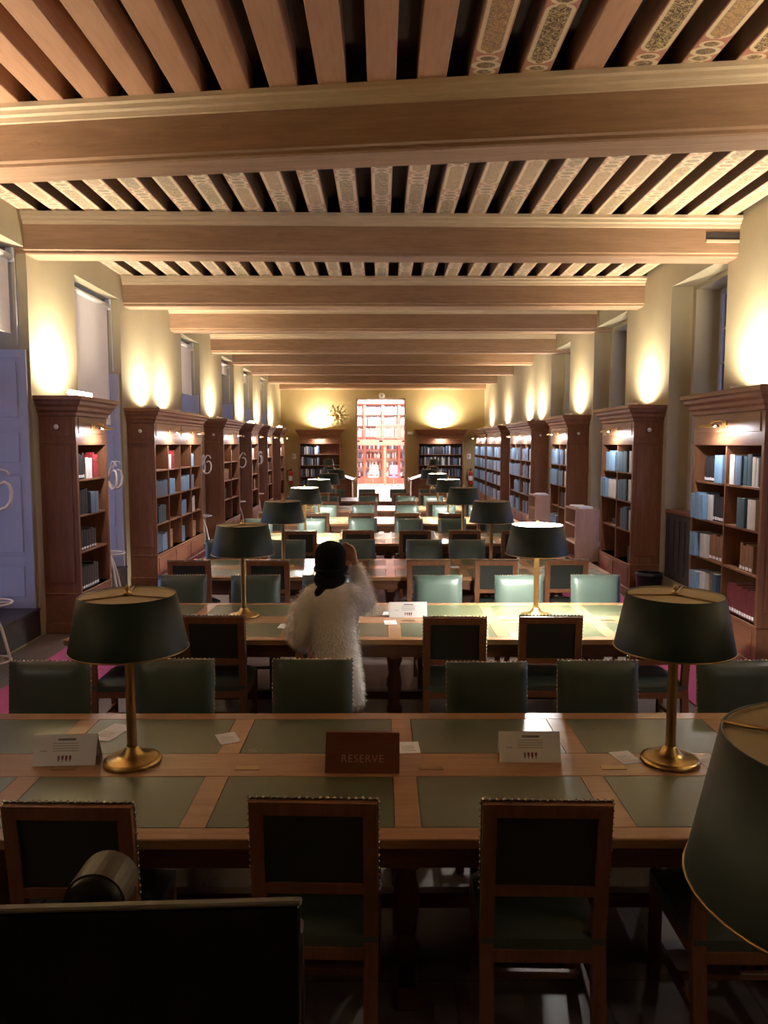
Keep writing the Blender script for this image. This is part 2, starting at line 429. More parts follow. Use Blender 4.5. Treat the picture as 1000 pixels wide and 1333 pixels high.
for i in range(len(BEAMS) - 1):
    (ya, aa), (yb, ab) = BEAMS[i], BEAMS[i + 1]
    for k in range(N_J):
        x = -HW + pitch * (k + .5) + 0
        p = ya + x * math.tan(R(aa)); q = yb + x * math.tan(R(ab))
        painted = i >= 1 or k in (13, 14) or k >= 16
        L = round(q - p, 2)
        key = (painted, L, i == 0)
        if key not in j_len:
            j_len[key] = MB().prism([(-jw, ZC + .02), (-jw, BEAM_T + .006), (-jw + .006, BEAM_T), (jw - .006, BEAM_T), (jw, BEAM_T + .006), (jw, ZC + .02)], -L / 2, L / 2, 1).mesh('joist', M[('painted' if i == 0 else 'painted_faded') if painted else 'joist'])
        obj('joist', j_len[key], ceil, (x, (p + q) / 2, 0))

# carpets along both walls
for nm, x0, x1, lb in (('carpet_runner', -3.44, -2.62, 'magenta carpet runner along the wall with white shutters'), ('carpet_runner', 2.66, 3.5, 'magenta carpet runner along the wall with bare windows')):
    tag(B(x0, x1, 3.0, 29.2, 0.0, .012, .004).build(nm, M['carpet']), lb, 'carpet', 'carpet runners beside the tables')

# ------------------------------------------------------------------ windows, blinds, shutters, steps
def window(n, s, a, b, z0, xg):
    r = empty('window_%d' % n, (s * xg, a, z0)); struct(r)
    W = b - a; H = WIN_TOP - z0 - (.06 if s > 0 else 0)
    f = MB(); d = .03
    f.box(-d, d, 0, .07, 0, H); f.box(-d, d, W - .07, W, 0, H); f.box(-d, d, .07, W - .07, 0, .08); f.box(-d, d, .07, W - .07, H - .07, H)
    f.build('window_frame', M['grey_frame'], r)
    B(-d - .008, d + .008, W / 2 - .045, W / 2 + .045, .08, H - .07).build('mullion', M['grey_frame'], r)
    tz = H * .62
    B(-d - .006, d + .006, .07, W - .07, tz - .05, tz + .05).build('transom', M['grey_frame'], r)
    cols = [(.07, W / 4), (W / 4, W / 2 - .045), (W / 2 + .045, 3 * W / 4), (3 * W / 4, W - .07)]
    for yy in (W / 4, 3 * W / 4): B(-.018, .018, yy - .014, yy + .014, .08, H - .07).build('muntin', M['grey_frame'], r)
    rows = 8; hs = []
    zs = [.08 + (tz - .05 - .08) * k / 5 for k in range(6)] + [tz + .05 + (H - .07 - tz - .05) * k / 3 for k in range(4)]
    for z in zs[1:5] + zs[7:9]: B(-.018, .018, .07, W - .07, z - .014, z + .014).build('muntin', M['grey_frame'], r)
    for c0, c1 in cols:
        for zz in list(range(5)) + [6, 7, 8]:
            B(-.003, .003, c0, c1, zs[zz], zs[zz + 1]).build('pane', M['glass'], r)
    return r
n = 1
for a, b in LEFT_WIN: window(n, -1, a, b, SILL, XL + .58); n += 1
for a, b in RIGHT_WIN[1:]: window(n, 1, a + .1, b - .1, SILL, HW + .66); n += 1
window(n, 1, RIGHT_WIN[0][0] + .1, RIGHT_WIN[0][1] - .1, SILL, HW + .66)
wn = ['sixth', 'fifth', 'fourth', 'third', 'second', 'first']
BL = [3.43, 2.5, 3.25, 4.0, 4.02, 4.02]
for i, (a, b) in enumerate(LEFT_WIN):
    # step platform filling the recess
    st = empty('window_step', (-XL - .3, (a + b) / 2, 0))
    B(-.30, .30, -(b - a) / 2 + .002, (b - a) / 2 - .002, .021, SILL - .03).build('riser', M['step'], st)
    B(-.30, .315, -(b - a) / 2 + .002, (b - a) / 2 - .002, SILL - .03, SILL - .002, .008).build('tread', M['step'], st)
    tag(st, 'dark wooden step in the %s shuttered window recess from the doorway wall' % wn[i], 'step', 'window recess steps')
    # roller blind
    zt = WIN_TOP - .11
    r = empty('roller_blind', (-XL - .16, (a + b) / 2, zt)); L = (b - a) / 2
    MB().tube([(0, -L + .05, 0), (0, L - .05, 0)], .038, 14).build('roller_tube', M['white_metal'], r)
    for sg in (-1, 1): B(-.045, .045, sg * (L - .05), sg * (L - .004), -.05, .108, .006).build('bracket', M['white_metal'], r)
    B(-.004, .004, -L + .07, L - .10, BL[i] - zt, .0).build('blind_fabric', M['blind'], r)
    MB().tube([(0, -L + .07, BL[i] - zt), (0, L - .10, BL[i] - zt)], .012, 8).build('bottom_bar', M['white_metal'], r)
    MB().tube([(.045, L - .03, .0), (.045, L - .03, -.96)], .006, 6).build('pull_cord', M['white_metal'], r)
    how = ['drawn a third down', 'drawn far down', 'drawn halfway down', 'rolled up', 'rolled up', 'rolled up'][i]
    tag(r, 'pale roller blind %s in the %s shuttered window from the doorway wall' % (how, wn[i]), 'blind', 'roller blinds')
    # folded shutters against both jambs
    for far in (True, False):
        if not far and i > 0: pass
        y = b - .03 if far else a + .03; sgn = -1 if far else 1
        s = empty('window_shutter', (-XL - .03, y, SILL))
        H = 2.92; W = .50
        fr = MB()
        fr.box(-W, -W + .07, -.016, .016, 0, H); fr.box(-.07, 0, -.016, .016, 0, H)
        for z0, z1 in ((0, .09), (.52, .60), (1.55, 1.63), (2.05, 2.13), (H - .09, H)): fr.box(-W + .07, -.07, -.016, .016, z0, z1)
        fr.build('shutter_frame', M['shutter'], s)
        for z0, z1 in ((.09, .52), (.60, 1.55), (1.63, 2.05), (2.13, H - .09)):
            p = MB(); p.box(-W + .07, -.07, -.006, .006, z0, z1); p.box(-W + .11, -.11, -.012, .012, z0 + .04, z1 - .04, .006)
            p.build('shutter_panel', M['shutter'], s)
        tag(s, 'pale folded shutter on the jamb %s the doorway, %s window from doorway wall' % ('nearer' if far else 'farther from', wn[i]), 'shutter', 'white window shutters')

# ================================================================== bookcases
BD = .42
SH = [.48, .95, 1.38, 1.80]; OT = 2.20; BH = 2.76
SHN = ['bottom', 'third', 'second', 'top']
piclights = []
def bookcase(w, ncol, loc, rz, label, lamps, knob_sides=(0,), group=None):
    r = empty('bookcase', loc, rz); D = BD
    st = .06
    for x0, x1, q in ((0, .05, 0), (w - .05, w, 1)):
        sp = B(x0, x1, -D, 0, .48, OT + .10).build('side_panel', M['oak'], r)
        xo = 0 if q == 0 else w; sg = -1 if q == 0 else 1
        rp = MB()
        rp.box(xo, xo + sg * .012, -D + .06, -.06, .60, 2.18, .008)
        rp.build('raised_panel', M['oak'], sp)
        B(xo, xo + sg * .010, -D + .06, -.06, 2.30, 2.52, .006).build('frieze_side_panel', M['oak'], sp)
        B(xo, xo + sg * .018, -D - .01, 0, 2.215, 2.245, .006).build('side_moulding', M['oak'], sp)
        if q in knob_sides:
            pl = B(xo + sg * .010, xo + sg * .02, -D / 2 - .045, -D / 2 + .045, 2.37, 2.45, .004).build('button_plate', M['table_dark'], sp)
            MB().lathe([(0.0, 0), (.026, 0), (.03, .008), (.026, .016), (0, .018)], 14, Matrix.Translation((xo + sg * .02, -D / 2, 2.41)) @ Matrix.Rotation(sg * PI / 2, 4, 'Y')).build('round_button', M['white_metal'], sp)
    B(.05, w - .05, -.02, 0, .48, OT + .10).build('back_panel', M['oak'], r)
    cw = (w - .10) / ncol
    for k in range(1, ncol): B(.05 + cw * k - .011, .05 + cw * k + .011, -D + .015, -.02, .48, OT).build('divider', M['oak'], r)
    for z in SH[1:]:
        for k in range(ncol): B(.05 + cw * k + .011, .05 + cw * (k + 1) - .011, -D + .02, -.02, z - .024, z, .003).build('shelf', M['oak_h'], r)
    # plinth
    pb = B(0, w, -D, 0, .0, .48).build('plinth', M['oak_h'], r)
    q = MB(); q.box(-.025, w + .025, -D - .025, 0, 0, .13, .01); q.build('plinth_base', M['oak_h'], pb)
    q = MB(); q.box(-.012, w + .012, -D - .012, 0, .455, .48, .006); q.build('plinth_moulding', M['oak_h'], pb)
    nb = max(1, round(w / 1.0))
    for k in range(nb): B(.05 + (w - .1) / nb * k + .03, .05 + (w - .1) / nb * (k + 1) - .03, -D - .010, -D, .17, .42, .008).build('plinth_panel', M['oak_h'], pb)
    # valance, frieze, cornice
    v = MB(); v.prism([(-D + .05, OT), (-D + .05, OT + .10), (-D, OT + .10), (-D, OT + .005), (-D + .004, OT)], .05, w - .05, 0); v.build('valance', M['oak_h'], r)
    fr = B(0, w, -D, -.0, OT + .10, 2.55).build('frieze', M['oak_h'], r)
    nf = max(1, lamps)
    for k in range(nf):
        B(.05 + (w - .1) / nf * k + .03, .05 + (w - .1) / nf * (k + 1) - .03, -D - .008, -D, OT + .135, 2.52, .006).build('frieze_panel', M['oak_h'], fr)
    prof = [(0.0, 2.53), (.018, 2.54), (.022, 2.575), (.05, 2.60), (.055, 2.635), (.09, 2.665), (.10, 2.70), (.125, 2.715), (.125, BH), (0, BH)]
    n_ = len(prof); vs = []; fs = []
    path = [(0, 0, -1, 0), (0, -D, -1, -1), (w, -D, 1, -1), (w, 0, 1, 0)]
    for px, py, dx, dy in path:
        for o_, z in prof: vs.append((px + dx * o_, py + dy * o_, z))
    for a in range(3):
        for i in range(n_ - 1): fs.append((a * n_ + i, (a + 1) * n_ + i, (a + 1) * n_ + i + 1, a * n_ + i + 1))
    fs += [tuple(range(n_)), tuple(reversed(range(3 * n_, 4 * n_)))]
    c = MB(); c.add(vs, fs); c.box(0, w, -D, 0, 2.55, BH - .004); c.build('cornice', M['oak_h'], r)
    # picture lights
    for k in range(lamps):
        x = .05 + (w - .1) / lamps * (k + .5); y = -D - .008
        pl = MB(); pl.box(x - .05, x + .05, y - .012, y, 2.385, 2.455, .004)
        pl = pl.build('picture_light', M['brass'], r)
        MB().tube([(x, y, 2.43), (x, y - .05, 2.46), (x, y - .13, 2.45), (x, y - .17, 2.41)], .007, 8).build('arm', M['brass'], pl)
        hd = MB(); hd.prism([(y - .205, 2.385), (y - .20, 2.41), (y - .17, 2.42), (y - .14, 2.41), (y - .135, 2.385), (y - .145, 2.385), (y - .17, 2.405), (y - .195, 2.385)], x - .17, x + .17, 0)
        hd.build('reflector', M['brass'], pl)
        MB().tube([(x - .15, y - .17, 2.394), (x + .15, y - .17, 2.394)], .007, 8).build('bulb_tube', M['bulb'], pl)
        light('picture_light_glow', 'AREA', r, (x, y - .168, 2.378), PICTURE_W * (1.0 if cw * ncol / max(1, lamps) < 1.2 else 1.25), PIC_COL, (R(28), 0, 0), shape='RECTANGLE', size=.30, size_y=.05)
    tag(r, label, 'bookcase', group)
    r['w'] = w; r['cw'] = cw; r['ncol'] = ncol
    return r

LB = []  # left, from camera end
specL = [(8.86, 1.0, 1, 1), (11.92, 3.12, 4, 2), (17.1, 1.9, 2, 1), (20.8, 1.15, 1, 1), (23.7, 1.1, 1, 1), (26.7, 1.1, 1, 1)]
featL = ['single-column oak bookcase', 'wide four-column oak bookcase', 'two-column oak bookcase', 'single-column oak bookcase', 'single-column oak bookcase', 'single-column oak bookcase']
for i, (y, w_, nc, lp) in enumerate(specL):
    LB.append(bookcase(w_, nc, (-XL, y, 0), PI / 2, '%s on the shuttered wall, %s from the doorway wall' % (featL[i], wn[i]), lp, (0,), 'oak bookcases on the shuttered wall'))
RBs = []
specR = [(7.2, 1.65, 2, 1), (10.95, 1.55, 2, 1), (14.87, 1.43, 2, 1), (18.45, 3.05, 4, 2), (23.15, 3.1, 4, 2), (26.55, 3.1, 4, 2)]
for i, (y, w_, nc, lp) in enumerate(specR):
    RBs.append(bookcase(w_, nc, (HW, y + w_, 0), -PI / 2, '%s-column oak bookcase on the bare-window wall, %s from the doorway wall' % (['two', 'four'][nc == 4], wn[i]), lp, (1,), 'oak bookcases on the bare-window wall'))
EB = [bookcase(1.62, 1, (-3.2, Y1, 0), 0, 'oak bookcase on the doorway wall, below the sunburst clock side', 1, (), 'bookcases flanking the doorway'),
      bookcase(1.76, 1, (1.4, Y1, 0), 0, 'oak bookcase on the doorway wall beside the small white exit box', 1, (), 'bookcases flanking the doorway')]

SB = [bookcase(1.5, 2, (-XL, 4.9, 0), PI / 2, 'two-column oak bookcase on the shuttered wall beside the reserved-sign table', 1, (0,), 'oak bookcases on the shuttered wall'),
      bookcase(1.5, 2, (-XL, 1.0, 0), PI / 2, 'two-column oak bookcase on the shuttered wall beside the staff desk', 1, (0,), 'oak bookcases on the shuttered wall'),
      bookcase(1.6, 2, (HW, 4.9, 0), -PI / 2, 'two-column oak bookcase on the bare-window wall beside the reserved-sign table', 1, (1,), 'oak bookcases on the bare-window wall'),
      bookcase(1.5, 2, (HW, 1.9, 0), -PI / 2, 'two-column oak bookcase on the bare-window wall beside the staff desk', 1, (1,), 'oak bookcases on the bare-window wall')]
# ------------------------------------------------------------------ uplights on the bookcases
def uplight(x, y, nx, ny, label, glow=False, power=1.0):
    r = empty('uplight', (x, y, BH)); 
    MB().lathe([(.0, 0), (.06, 0), (.06, .01), (.02, .016), (.02, .025), (.075, .045), (.08, .06), (.07, .06), (.0, .045)], 18).build('housing', M['white_metal'], r)
    MB().lathe([(.0, .052), (.066, .052), (.066, .056), (.0, .058)], 18).build('lens', M['tube_glow'], r)
    if glow:
        B(.09, .13, -.34, .34, .03, .075, .01).build('glass_screen', M['tube_glow'], r)
        for q in (-.3, .3): B(.10, .12, q - .01, q + .01, .0, .03).build('screen_foot', M['white_metal'], r)
    sp = light('uplight_beam', 'SPOT', r, (0, 0, .075), UPLIGHT_W * power, UP_COL, (0, 0, 0), spot_size=R(168), spot_blend=.75, shadow_soft_size=.06)
    d = Vector((nx * .25, ny * .25, 1)); sp.rotation_euler = d.to_track_quat('-Z', 'Y').to_euler()
    tag(r, label, 'light', 'uplights on the bookcase tops')
for i, (y, g, p) in enumerate([(9.25, True, 1.3), (12.62, False, .85), (13.9, False, .85), (17.75, False, 1), (21.4, True, 1), (24.35, False, 1), (27.35, True, 1)]):
    bi = ['sixth', 'fifth', 'fifth', 'fourth', 'third', 'second', 'first'][i]
    extra = {1: ' away from', 2: ' towards'}.get(i, '')
    uplight(-XL + .23, y, -1, 0, 'white uplight on the %s shuttered-wall bookcase from the doorway%s' % (bi, (', end' + extra + ' it') if extra else ''), g, p)
for i, (y, p) in enumerate([(8.2, 1.35), (11.6, 1), (15.6, 1), (19.3, .9), (20.9, .9), (24.5, 1), (28.0, 1)]):
    bi = ['sixth', 'fifth', 'fourth', 'third', 'third', 'second', 'first'][i]
    extra = {3: ' away from', 4: ' towards'}.get(i, '')
    uplight(HW - .23, y, 1, 0, 'white uplight on the %s bare-window-wall bookcase from the doorway%s' % (bi, (', end' + extra + ' it') if extra else ''), False, p)
for y, p, q in ((5.65, 1.45, 'reserved-sign table'), (1.75, 1.7, 'staff desk')): uplight(-XL + .23, y, -1, 0, 'white uplight on the shuttered-wall bookcase beside the %s' % q, False, p)
for y, p, q in ((4.1, 1.35, 'reserved-sign table'), (1.1, 1.5, 'staff desk')): uplight(HW - .23, y, 1, 0, 'white uplight on the bare-window-wall bookcase beside the %s' % q, False, p)
uplight(-2.35, Y1 - .23, 0, 1, 'white uplight on the doorway-wall bookcase nearest the clock', False, 1.8)
uplight(2.3, Y1 - .23, 0, 1, 'white uplight on the doorway-wall bookcase beside the exit box', False, 2.3)

# ------------------------------------------------------------------ books
BOOKC = {
    'blue': ((0.17, 0.31, 0.47), 'pale blue cloth-bound volume'), 'teal': ((0.05, 0.10, 0.13), 'dark teal hardback'),
    'slate': ((0.10, 0.15, 0.23), 'slate blue hardback'), 'dark': ((0.022, 0.020, 0.024), 'black-spined hardback'),
    'red': ((0.30, 0.025, 0.035), 'red leather-bound book'), 'tan': ((0.24, 0.12, 0.06), 'tan leather-bound book'),
    'white': ((0.60, 0.57, 0.53), 'white paper-bound volume'), 'maroon': ((0.14, 0.028, 0.030), 'maroon cloth-bound book')}
def cover_mesh(style):
    m = MB(); t = .07
    # spine arc at y=0, boards to y=1  (unit block x 0..1, y 0..1, z 0..1)
    out = [(1, .02), (1, 1), (1 - t, 1), (1 - t, .06)] + [(.5 + (.5 - t) * math.cos(PI * k / 4), .06 - .045 * math.sin(PI * k / 4)) for k in range(1, 4)] + [(t, .06), (t, 1), (0, 1), (0, .02)]
    out += [(.5 - .5 * math.cos(PI * k / 4), .02 - .02 * math.sin(PI * k / 4)) for k in range(1, 4)]
    m.prism(out, 0, 1, 2)
    return m.mesh('book_' + style, M['bk_' + style])
for k, (c, _) in BOOKC.items(): M['bk_' + k] = m_plain('book_cover_' + k, c, 0.5, 0, 0.4, 0.2, 3)
M['pages'] = m_plain('page_edges', (0.55, 0.48, 0.38), 0.85)
cov = {k: cover_mesh(k) for k in BOOKC}
pages_me = B(.07, .93, .06, .96, .015, .985).mesh('page_block', M['pages'])
spl_me = B(.14, .86, -.012, .01, .06, .17).mesh('spine_label', M['paper'])
band_me = B(.02, .98, -.006, .02, .72, .76).mesh('spine_band', M['brass_dull'])
NB = [0]
STUFF_IDX = []
SHELVES = {}
def row(bc, near_x, side, shelf, start, end, style, th, h=.27, which='', tagged=False, front=0.0, dp=.24):
    """books from distance start to end measured from the bookcase end away from the doorway"""
    x = start
    while x + th * .75 < end:
        t = min(th * rnd.uniform(.8, 1.2), end - x)
        SHELVES.setdefault((bc.name, shelf), (bc, near_x, which, []))[3].append((x, t, h * rnd.uniform(.93, 1.05), dp * rnd.uniform(.9, 1.0), style, tagged, front))
        x += t + .001
def ordinal(n):
    small = ORD + ['ninth', 'tenth', 'eleventh', 'twelfth', 'thirteenth', 'fourteenth', 'fifteenth', 'sixteenth', 'seventeenth', 'eighteenth', 'nineteenth', 'twentieth']
    return small[n] if n < 20 else ('twenty-' + ORD[n - 20] if n < 28 else 'last')
def fill_shelves():
    global far_books; far_books = []
    for (_, shelf), (bc, near_x, which, lst) in SHELVES.items():
        w_, cw = bc['w'], bc['cw']; out = []; cur = .052
        dvs = [(.05 + cw * k if near_x == 0 else w_ - .05 - cw * k) for k in range(1, bc['ncol'])]
        for x, t, h, dp, style, tagged, front in sorted(lst):
            x = max(x, cur)
            for dv in dvs:
                if x < dv + .013 and x + t > dv - .013:
                    if dv - .013 - x > .6 * t: t = dv - .014 - x
                    else: x = dv + .014
            if x + t > w_ - .052: continue
            out.append((x, t, h, dp, style, tagged, front)); cur = x + t + .001
        Mx = Matrix.Translation(bc.location) @ Matrix.Rotation(bc.rotation_euler[2], 4, 'Z')
        for k, (x, t, h, dp, style, tagged, front) in enumerate(reversed(out)):
            lx = x if near_x == 0 else w_ - x - t
            if bc in RBs[4:]:
                p0 = Mx @ Vector((lx, -BD + .035 - front, SH[shelf] + .001)); p1 = Mx @ Vector((lx + t * .97, -BD + .035 - front + dp, SH[shelf] + h))
                far_books.append((p0, p1, style)); continue
            b = obj('book', cov[style], None, Mx @ Vector((lx, -BD + .035 - front, SH[shelf] + .001)), (0, 0, bc.rotation_euler[2]), (t * .97, dp, h))
            obj('page_block', pages_me, b)
            if tagged: obj('spine_label', spl_me, b)
            elif style in ('red', 'tan', 'maroon'): obj('spine_band', band_me, b)
            tag(b, '%s, %s from the doorway end, %s shelf, %s' % (BOOKC[style][1], ordinal(k), SHN[shelf], which), 'book', 'books on %s shelf, %s' % (SHN[shelf], which)); NB[0] += 1
def lw(i): return '%s shuttered-wall bookcase from doorway' % wn[i]
def rw(i): return '%s bare-window-wall bookcase from doorway' % wn[i]
S = lambda bc, i, *a, **k: row(bc, 0, -1, *a, which=lw(i), **k)
T = lambda bc, i, *a, **k: row(bc, 1, 1, *a, which=rw(i), **k)
b = LB[0]
S(b, 0, 3, .08, .34, 'dark', .05, .30, tagged=True); S(b, 0, 3, .36, .60, 'white', .11, .25); S(b, 0, 3, .60, .80, 'red', .06, .30)
S(b, 0, 2, .08, .40, 'dark', .06, .30); S(b, 0, 2, .42, .68, 'slate', .12, .26, front=.03)
S(b, 0, 1, .08, .62, 'dark', .075, .24, tagged=True); S(b, 0, 0, .08, .70, 'dark', .075, .28, tagged=True)
b = LB[1]
S(b, 1, 3, .07, .16, 'white', .08, .26); S(b, 1, 3, .95, 1.06, 'white', .06, .24); S(b, 1, 3, 1.06, 1.30, 'red', .10, .30); S(b, 1, 3, 2.40, 2.62, 'blue', .10, .24)
S(b, 1, 2, .07, .78, 'slate', .085, .25, front=.02); S(b, 1, 2, .84, 1.2, 'blue', .12, .26, front=.03); S(b, 1, 2, 1.62, 2.25, 'blue', .12, .26, front=.02); S(b, 1, 2, 2.4, 2.6, 'slate', .10, .26)
S(b, 1, 1, .25, .75, 'teal', .10, .28); S(b, 1, 1, 1.66, 2.0, 'blue', .12, .25); S(b, 1, 1, 2.42, 2.62, 'white', .07, .28)
S(b, 1, 0, .1, .40, 'teal', .10, .30); S(b, 1, 0, .42, .72, 'slate', .09, .28); S(b, 1, 0, .9, 1.04, 'tan', .07, .32); S(b, 1, 0, 1.66, 1.92, 'slate', .09, .28); S(b, 1, 0, 2.4, 2.66, 'tan', .07, .30)
b = LB[2]
S(b, 2, 2, .07, .72, 'tan', .08, .27); S(b, 2, 1, .07, .45, 'dark', .08, .26); S(b, 2, 3, 1.0, 1.15, 'tan', .06, .26)
for i in (3, 4, 5):
    b = LB[i]
    S(b, i, 3, .08, .60, 'white', .16, .27); S(b, i, 2, .08, .5, 'dark', .1, .26); S(b, i, 1, .5, .8, 'tan', .09, .28)
b = RBs[0]
T(b, 0, 3, .06, .16, 'dark', .05, .30); T(b, 0, 3, .16, .30, 'white', .07, .29); T(b, 0, 3, .30, .48, 'teal', .09, .30); T(b, 0, 3, .48, .62, 'slate', .12, .30, front=.02); T(b, 0, 3, .63, .76, 'white', .10, .29, front=.02); T(b, 0, 3, .84, 1.06, 'blue', .17, .29, front=.05); T(b, 0, 3, 1.08, 1.40, 'dark', .045, .27, tagged=True)
T(b, 0, 2, .06, .14, 'tan', .06, .29); T(b, 0, 2, .15, .36, 'white', .18, .30, front=.02); T(b, 0, 2, .36, .55, 'teal', .17, .30, front=.03)
T(b, 0, 2, .85, 1.14, 'dark', .05, .29, tagged=True); T(b, 0, 2, 1.15, 1.25, 'white', .07, .29, front=.02); T(b, 0, 2, 1.25, 1.58, 'blue', .10, .29, front=.07)
T(b, 0, 1, .06, .14, 'white', .06, .30); T(b, 0, 1, .2, .5, 'tan', .07, .27, tagged=True); T(b, 0, 1, .86, 1.22, 'tan', .08, .29, tagged=True); T(b, 0, 1, 1.23, 1.42, 'white', .18, .28, front=.03); T(b, 0, 1, 1.43, 1.58, 'blue', .15, .28, front=.07)
T(b, 0, 0, .06, .74, 'maroon', .055, .30, tagged=True); T(b, 0, 0, .86, .98, 'teal', .11, .36, front=.06); T(b, 0, 0, 1.0, 1.2, 'tan', .1, .30); T(b, 0, 0, 1.2, 1.34, 'white', .12, .30, front=.04); T(b, 0, 0, 1.34, 1.58, 'blue', .11, .30, front=.07)
b = RBs[1]
T(b, 1, 3, .06, .18, 'tan', .06, .30); T(b, 1, 3, .18, .30, 'white', .1, .30); T(b, 1, 3, .30, .74, 'teal', .14, .30, front=.03); T(b, 1, 3, .80, 1.40, 'blue', .16, .30, front=.05)
T(b, 1, 2, .08, .30, 'white', .11, .30); T(b, 1, 2, .30, .72, 'teal', .13, .30, front=.03); T(b, 1, 2, .80, 1.2, 'white', .12, .30, front=.03); T(b, 1, 2, 1.2, 1.48, 'blue', .14, .30, front=.07)
T(b, 1, 1, .06, .24, 'white', .09, .30); T(b, 1, 1, .24, .55, 'teal', .15, .32, front=.03); T(b, 1, 1, .84, 1.1, 'dark', .07, .10, tagged=True); T(b, 1, 0, .06, .26, 'dark', .07, .24)
b = RBs[2]
T(b, 2, 3, .06, .32, 'white', .08, .30); T(b, 2, 3, .32, .66, 'slate', .11, .30, front=.03); T(b, 2, 3, .76, 1.3, 'blue', .13, .30, front=.05)
T(b, 2, 2, .06, .34, 'white', .09, .30); T(b, 2, 2, .34, .68, 'slate', .12, .30, front=.03); T(b, 2, 2, .76, 1.36, 'blue', .12, .30, front=.06)
T(b, 2, 1, .06, .26, 'white', .09, .30); T(b, 2, 1, .26, .62, 'dark', .12, .30); T(b, 2, 0, .7, 1.3, 'slate', .14, .28, front=.06)
b = RBs[3]
for s_ in (3, 2, 1, 0):
    T(b, 3, s_, .08, .40, 'white', .11, .30); T(b, 3, s_, .42, .95 + .1 * s_, 'slate', .13, .30, front=.03); T(b, 3, s_, 1.58, 2.0 + .25 * (s_ % 3), 'blue', .14, .30, front=.05)
    if s_ in (3, 2, 0): T(b, 3, s_, 2.35, 2.9, 'blue', .15, .30, front=.06)
for i in (4, 5):
    b = RBs[i]
    for s_ in (3, 2, 1, 0):
        T(b, i, s_, .08, .72, 'blue', .17, .30, front=.04); T(b, i, s_, .86, 1.5 - .15 * (s_ % 2), 'blue', .16, .30, front=.04)
        T(b, i, s_, 1.65, 2.25, 'slate', .18, .30, front=.04); T(b, i, s_, 2.42, 3.0, 'blue', .18, .30, front=.05)
fill_shelves()
# the end-wall shelves: too many and too small to pick apart
def stuff_books(lst, label):
    m = MB(); idx = []; styles = sorted({q[2] for q in lst})
    for p0, p1, st in lst:
        k = len(m.f); m.box(p0[0], p1[0], p0[1], p1[1], p0[2], p1[2]); idx += [styles.index(st)] * (len(m.f) - k)
    o = m.build('shelved_books', M['bk_' + styles[0]])
    for st in styles[1:]: o.data.materials.append(M['bk_' + st])
    o.data.polygons.foreach_set('material_index', idx); o['kind'] = 'stuff'; tag(o, label, 'books')
for e, b in enumerate(EB):
    r2 = random.Random(3 + e)
    for s_ in (3, 2, 1, 0):
        x = .07
        while x < b['w'] - .10 - (.75 if e == 0 and s_ > 1 else 0):
            t = r2.uniform(.03, .05); h = r2.uniform(.24, .33); q = r2.random()
            st = 'dark' if q < .5 else ('white' if q < .7 else 'slate'); X = b.location[0] + x
            far_books.append(((X, Y1 - BD + .04, SH[s_] + .001), (X + t * .95, Y1 - .12, SH[s_] + h), st)); x += t
stuff_books(far_books, 'books in the bookcases nearest the doorway and on the doorway wall')

# ================================================================== reading tables
TY = [3.37, 6.25, 8.93, 11.75, 14.5, 17.25, 20.0]
TX0, TX1, TD = -2.36, 2.56, .665; TZ = .77
TN = ['reserved-sign table'] + ['%s table behind the reserved-sign table' % ORD[k] for k in range(6)]
def table_proto():
    r = empty('reading_table', (0, 0, 0)); L = TX1 - TX0; p = L / 6; dv = .05; g = .0025
    t = MB(); t.box(TX0 + .01, TX1 - .01, -TD + .01, TD - .01, .725, .742); t.build('tabletop_core', M['table_dark'], r)
    for y0, y1 in ((-TD, -TD + .09), (-.125, .125), (TD - .09, TD)): B(TX0, TX1, y0, y1, .742 if y0 == -.125 else .73, TZ, .004).build('top_rail', M['table'], r)
    xs = [TX0 + p * k for k in range(7)]
    rows = ((-TD + .09, -.125), (.125, TD - .09))
    for y0, y1 in rows:
        for k, x in enumerate(xs):
            a, b = (x, x + .09) if k == 0 else ((x - .09, x) if k == 6 else (x - dv, x + dv))
            B(a, b, y0, y1, .742, TZ - .0005).build('cross_rail', M['table'], r)
        for k in range(6):
            a = xs[k] + (.09 if k == 0 else dv) + g; b = xs[k + 1] - (.09 if k == 5 else dv) - g
            B(a, b, y0 + g, y1 - g, .742, TZ - .001, .001).build('leather_panel', M['baize'], r)
    for k in (1, 2, 3, 4, 5): B(xs[k] + .065, xs[k] + .175, -.06, -.02, TZ, TZ + .002).build('number_plate', M['brass_dull'], r)
    a = MB(); q = .07
    for y in (-TD + q, TD - q - .025): a.box(TX0 + q, TX1 - q, y, y + .025, .62, .73)
    for x in (TX0 + q, TX1 - q - .025): a.box(x, x + .025, -TD + q, TD - q, .62, .73)
    a.build('apron', M['table_dark'], r)
    ed = MB()
    for y in (-TD + .035, TD - .05): ed.box(TX0 + .035, TX1 - .035, y, y + .015, .70, .73)
    ed.build('edge_moulding', M['table_dark'], r)
    cx = (TX0 + TX1) / 2
    for x in (cx, -1.55, 1.64):
        pp = B(x - .05, x + .05, -.55, .55, .0, .09, .015).build('foot_beam', M['table_dark'], r)
        for y in (-.36, .36):
            MB().lathe([(.06, .09), (.06, .16), (.04, .19), (.05, .28), (.058, .36), (.04, .47), (.05, .50), (.06, .53), (.06, .60)], 12, Matrix.Translation((x, y, 0))).build('pedestal', M['table_dark'], r)
        B(x - .05, x + .05, -.55, .55, .58, .625, .01).build('head_beam', M['table_dark'], r)
    B(-1.5, 1.6, -.035, .035, .10, .17, .008).build('stretcher', M['table_dark'], r)
    return r
tp = table_proto()
tl = ['long oak reading table with green leather panels and the reserved sign'] + ['long oak reading table, %s one behind the reserved-sign table' % ORD[k] for k in range(6)]
for k, y in enumerate(TY):
    t = tp if k == 0 else copy_tree(tp)
    t.location = (0, y, 0); tag(t, tl[k], 'table', 'reading tables in a row')

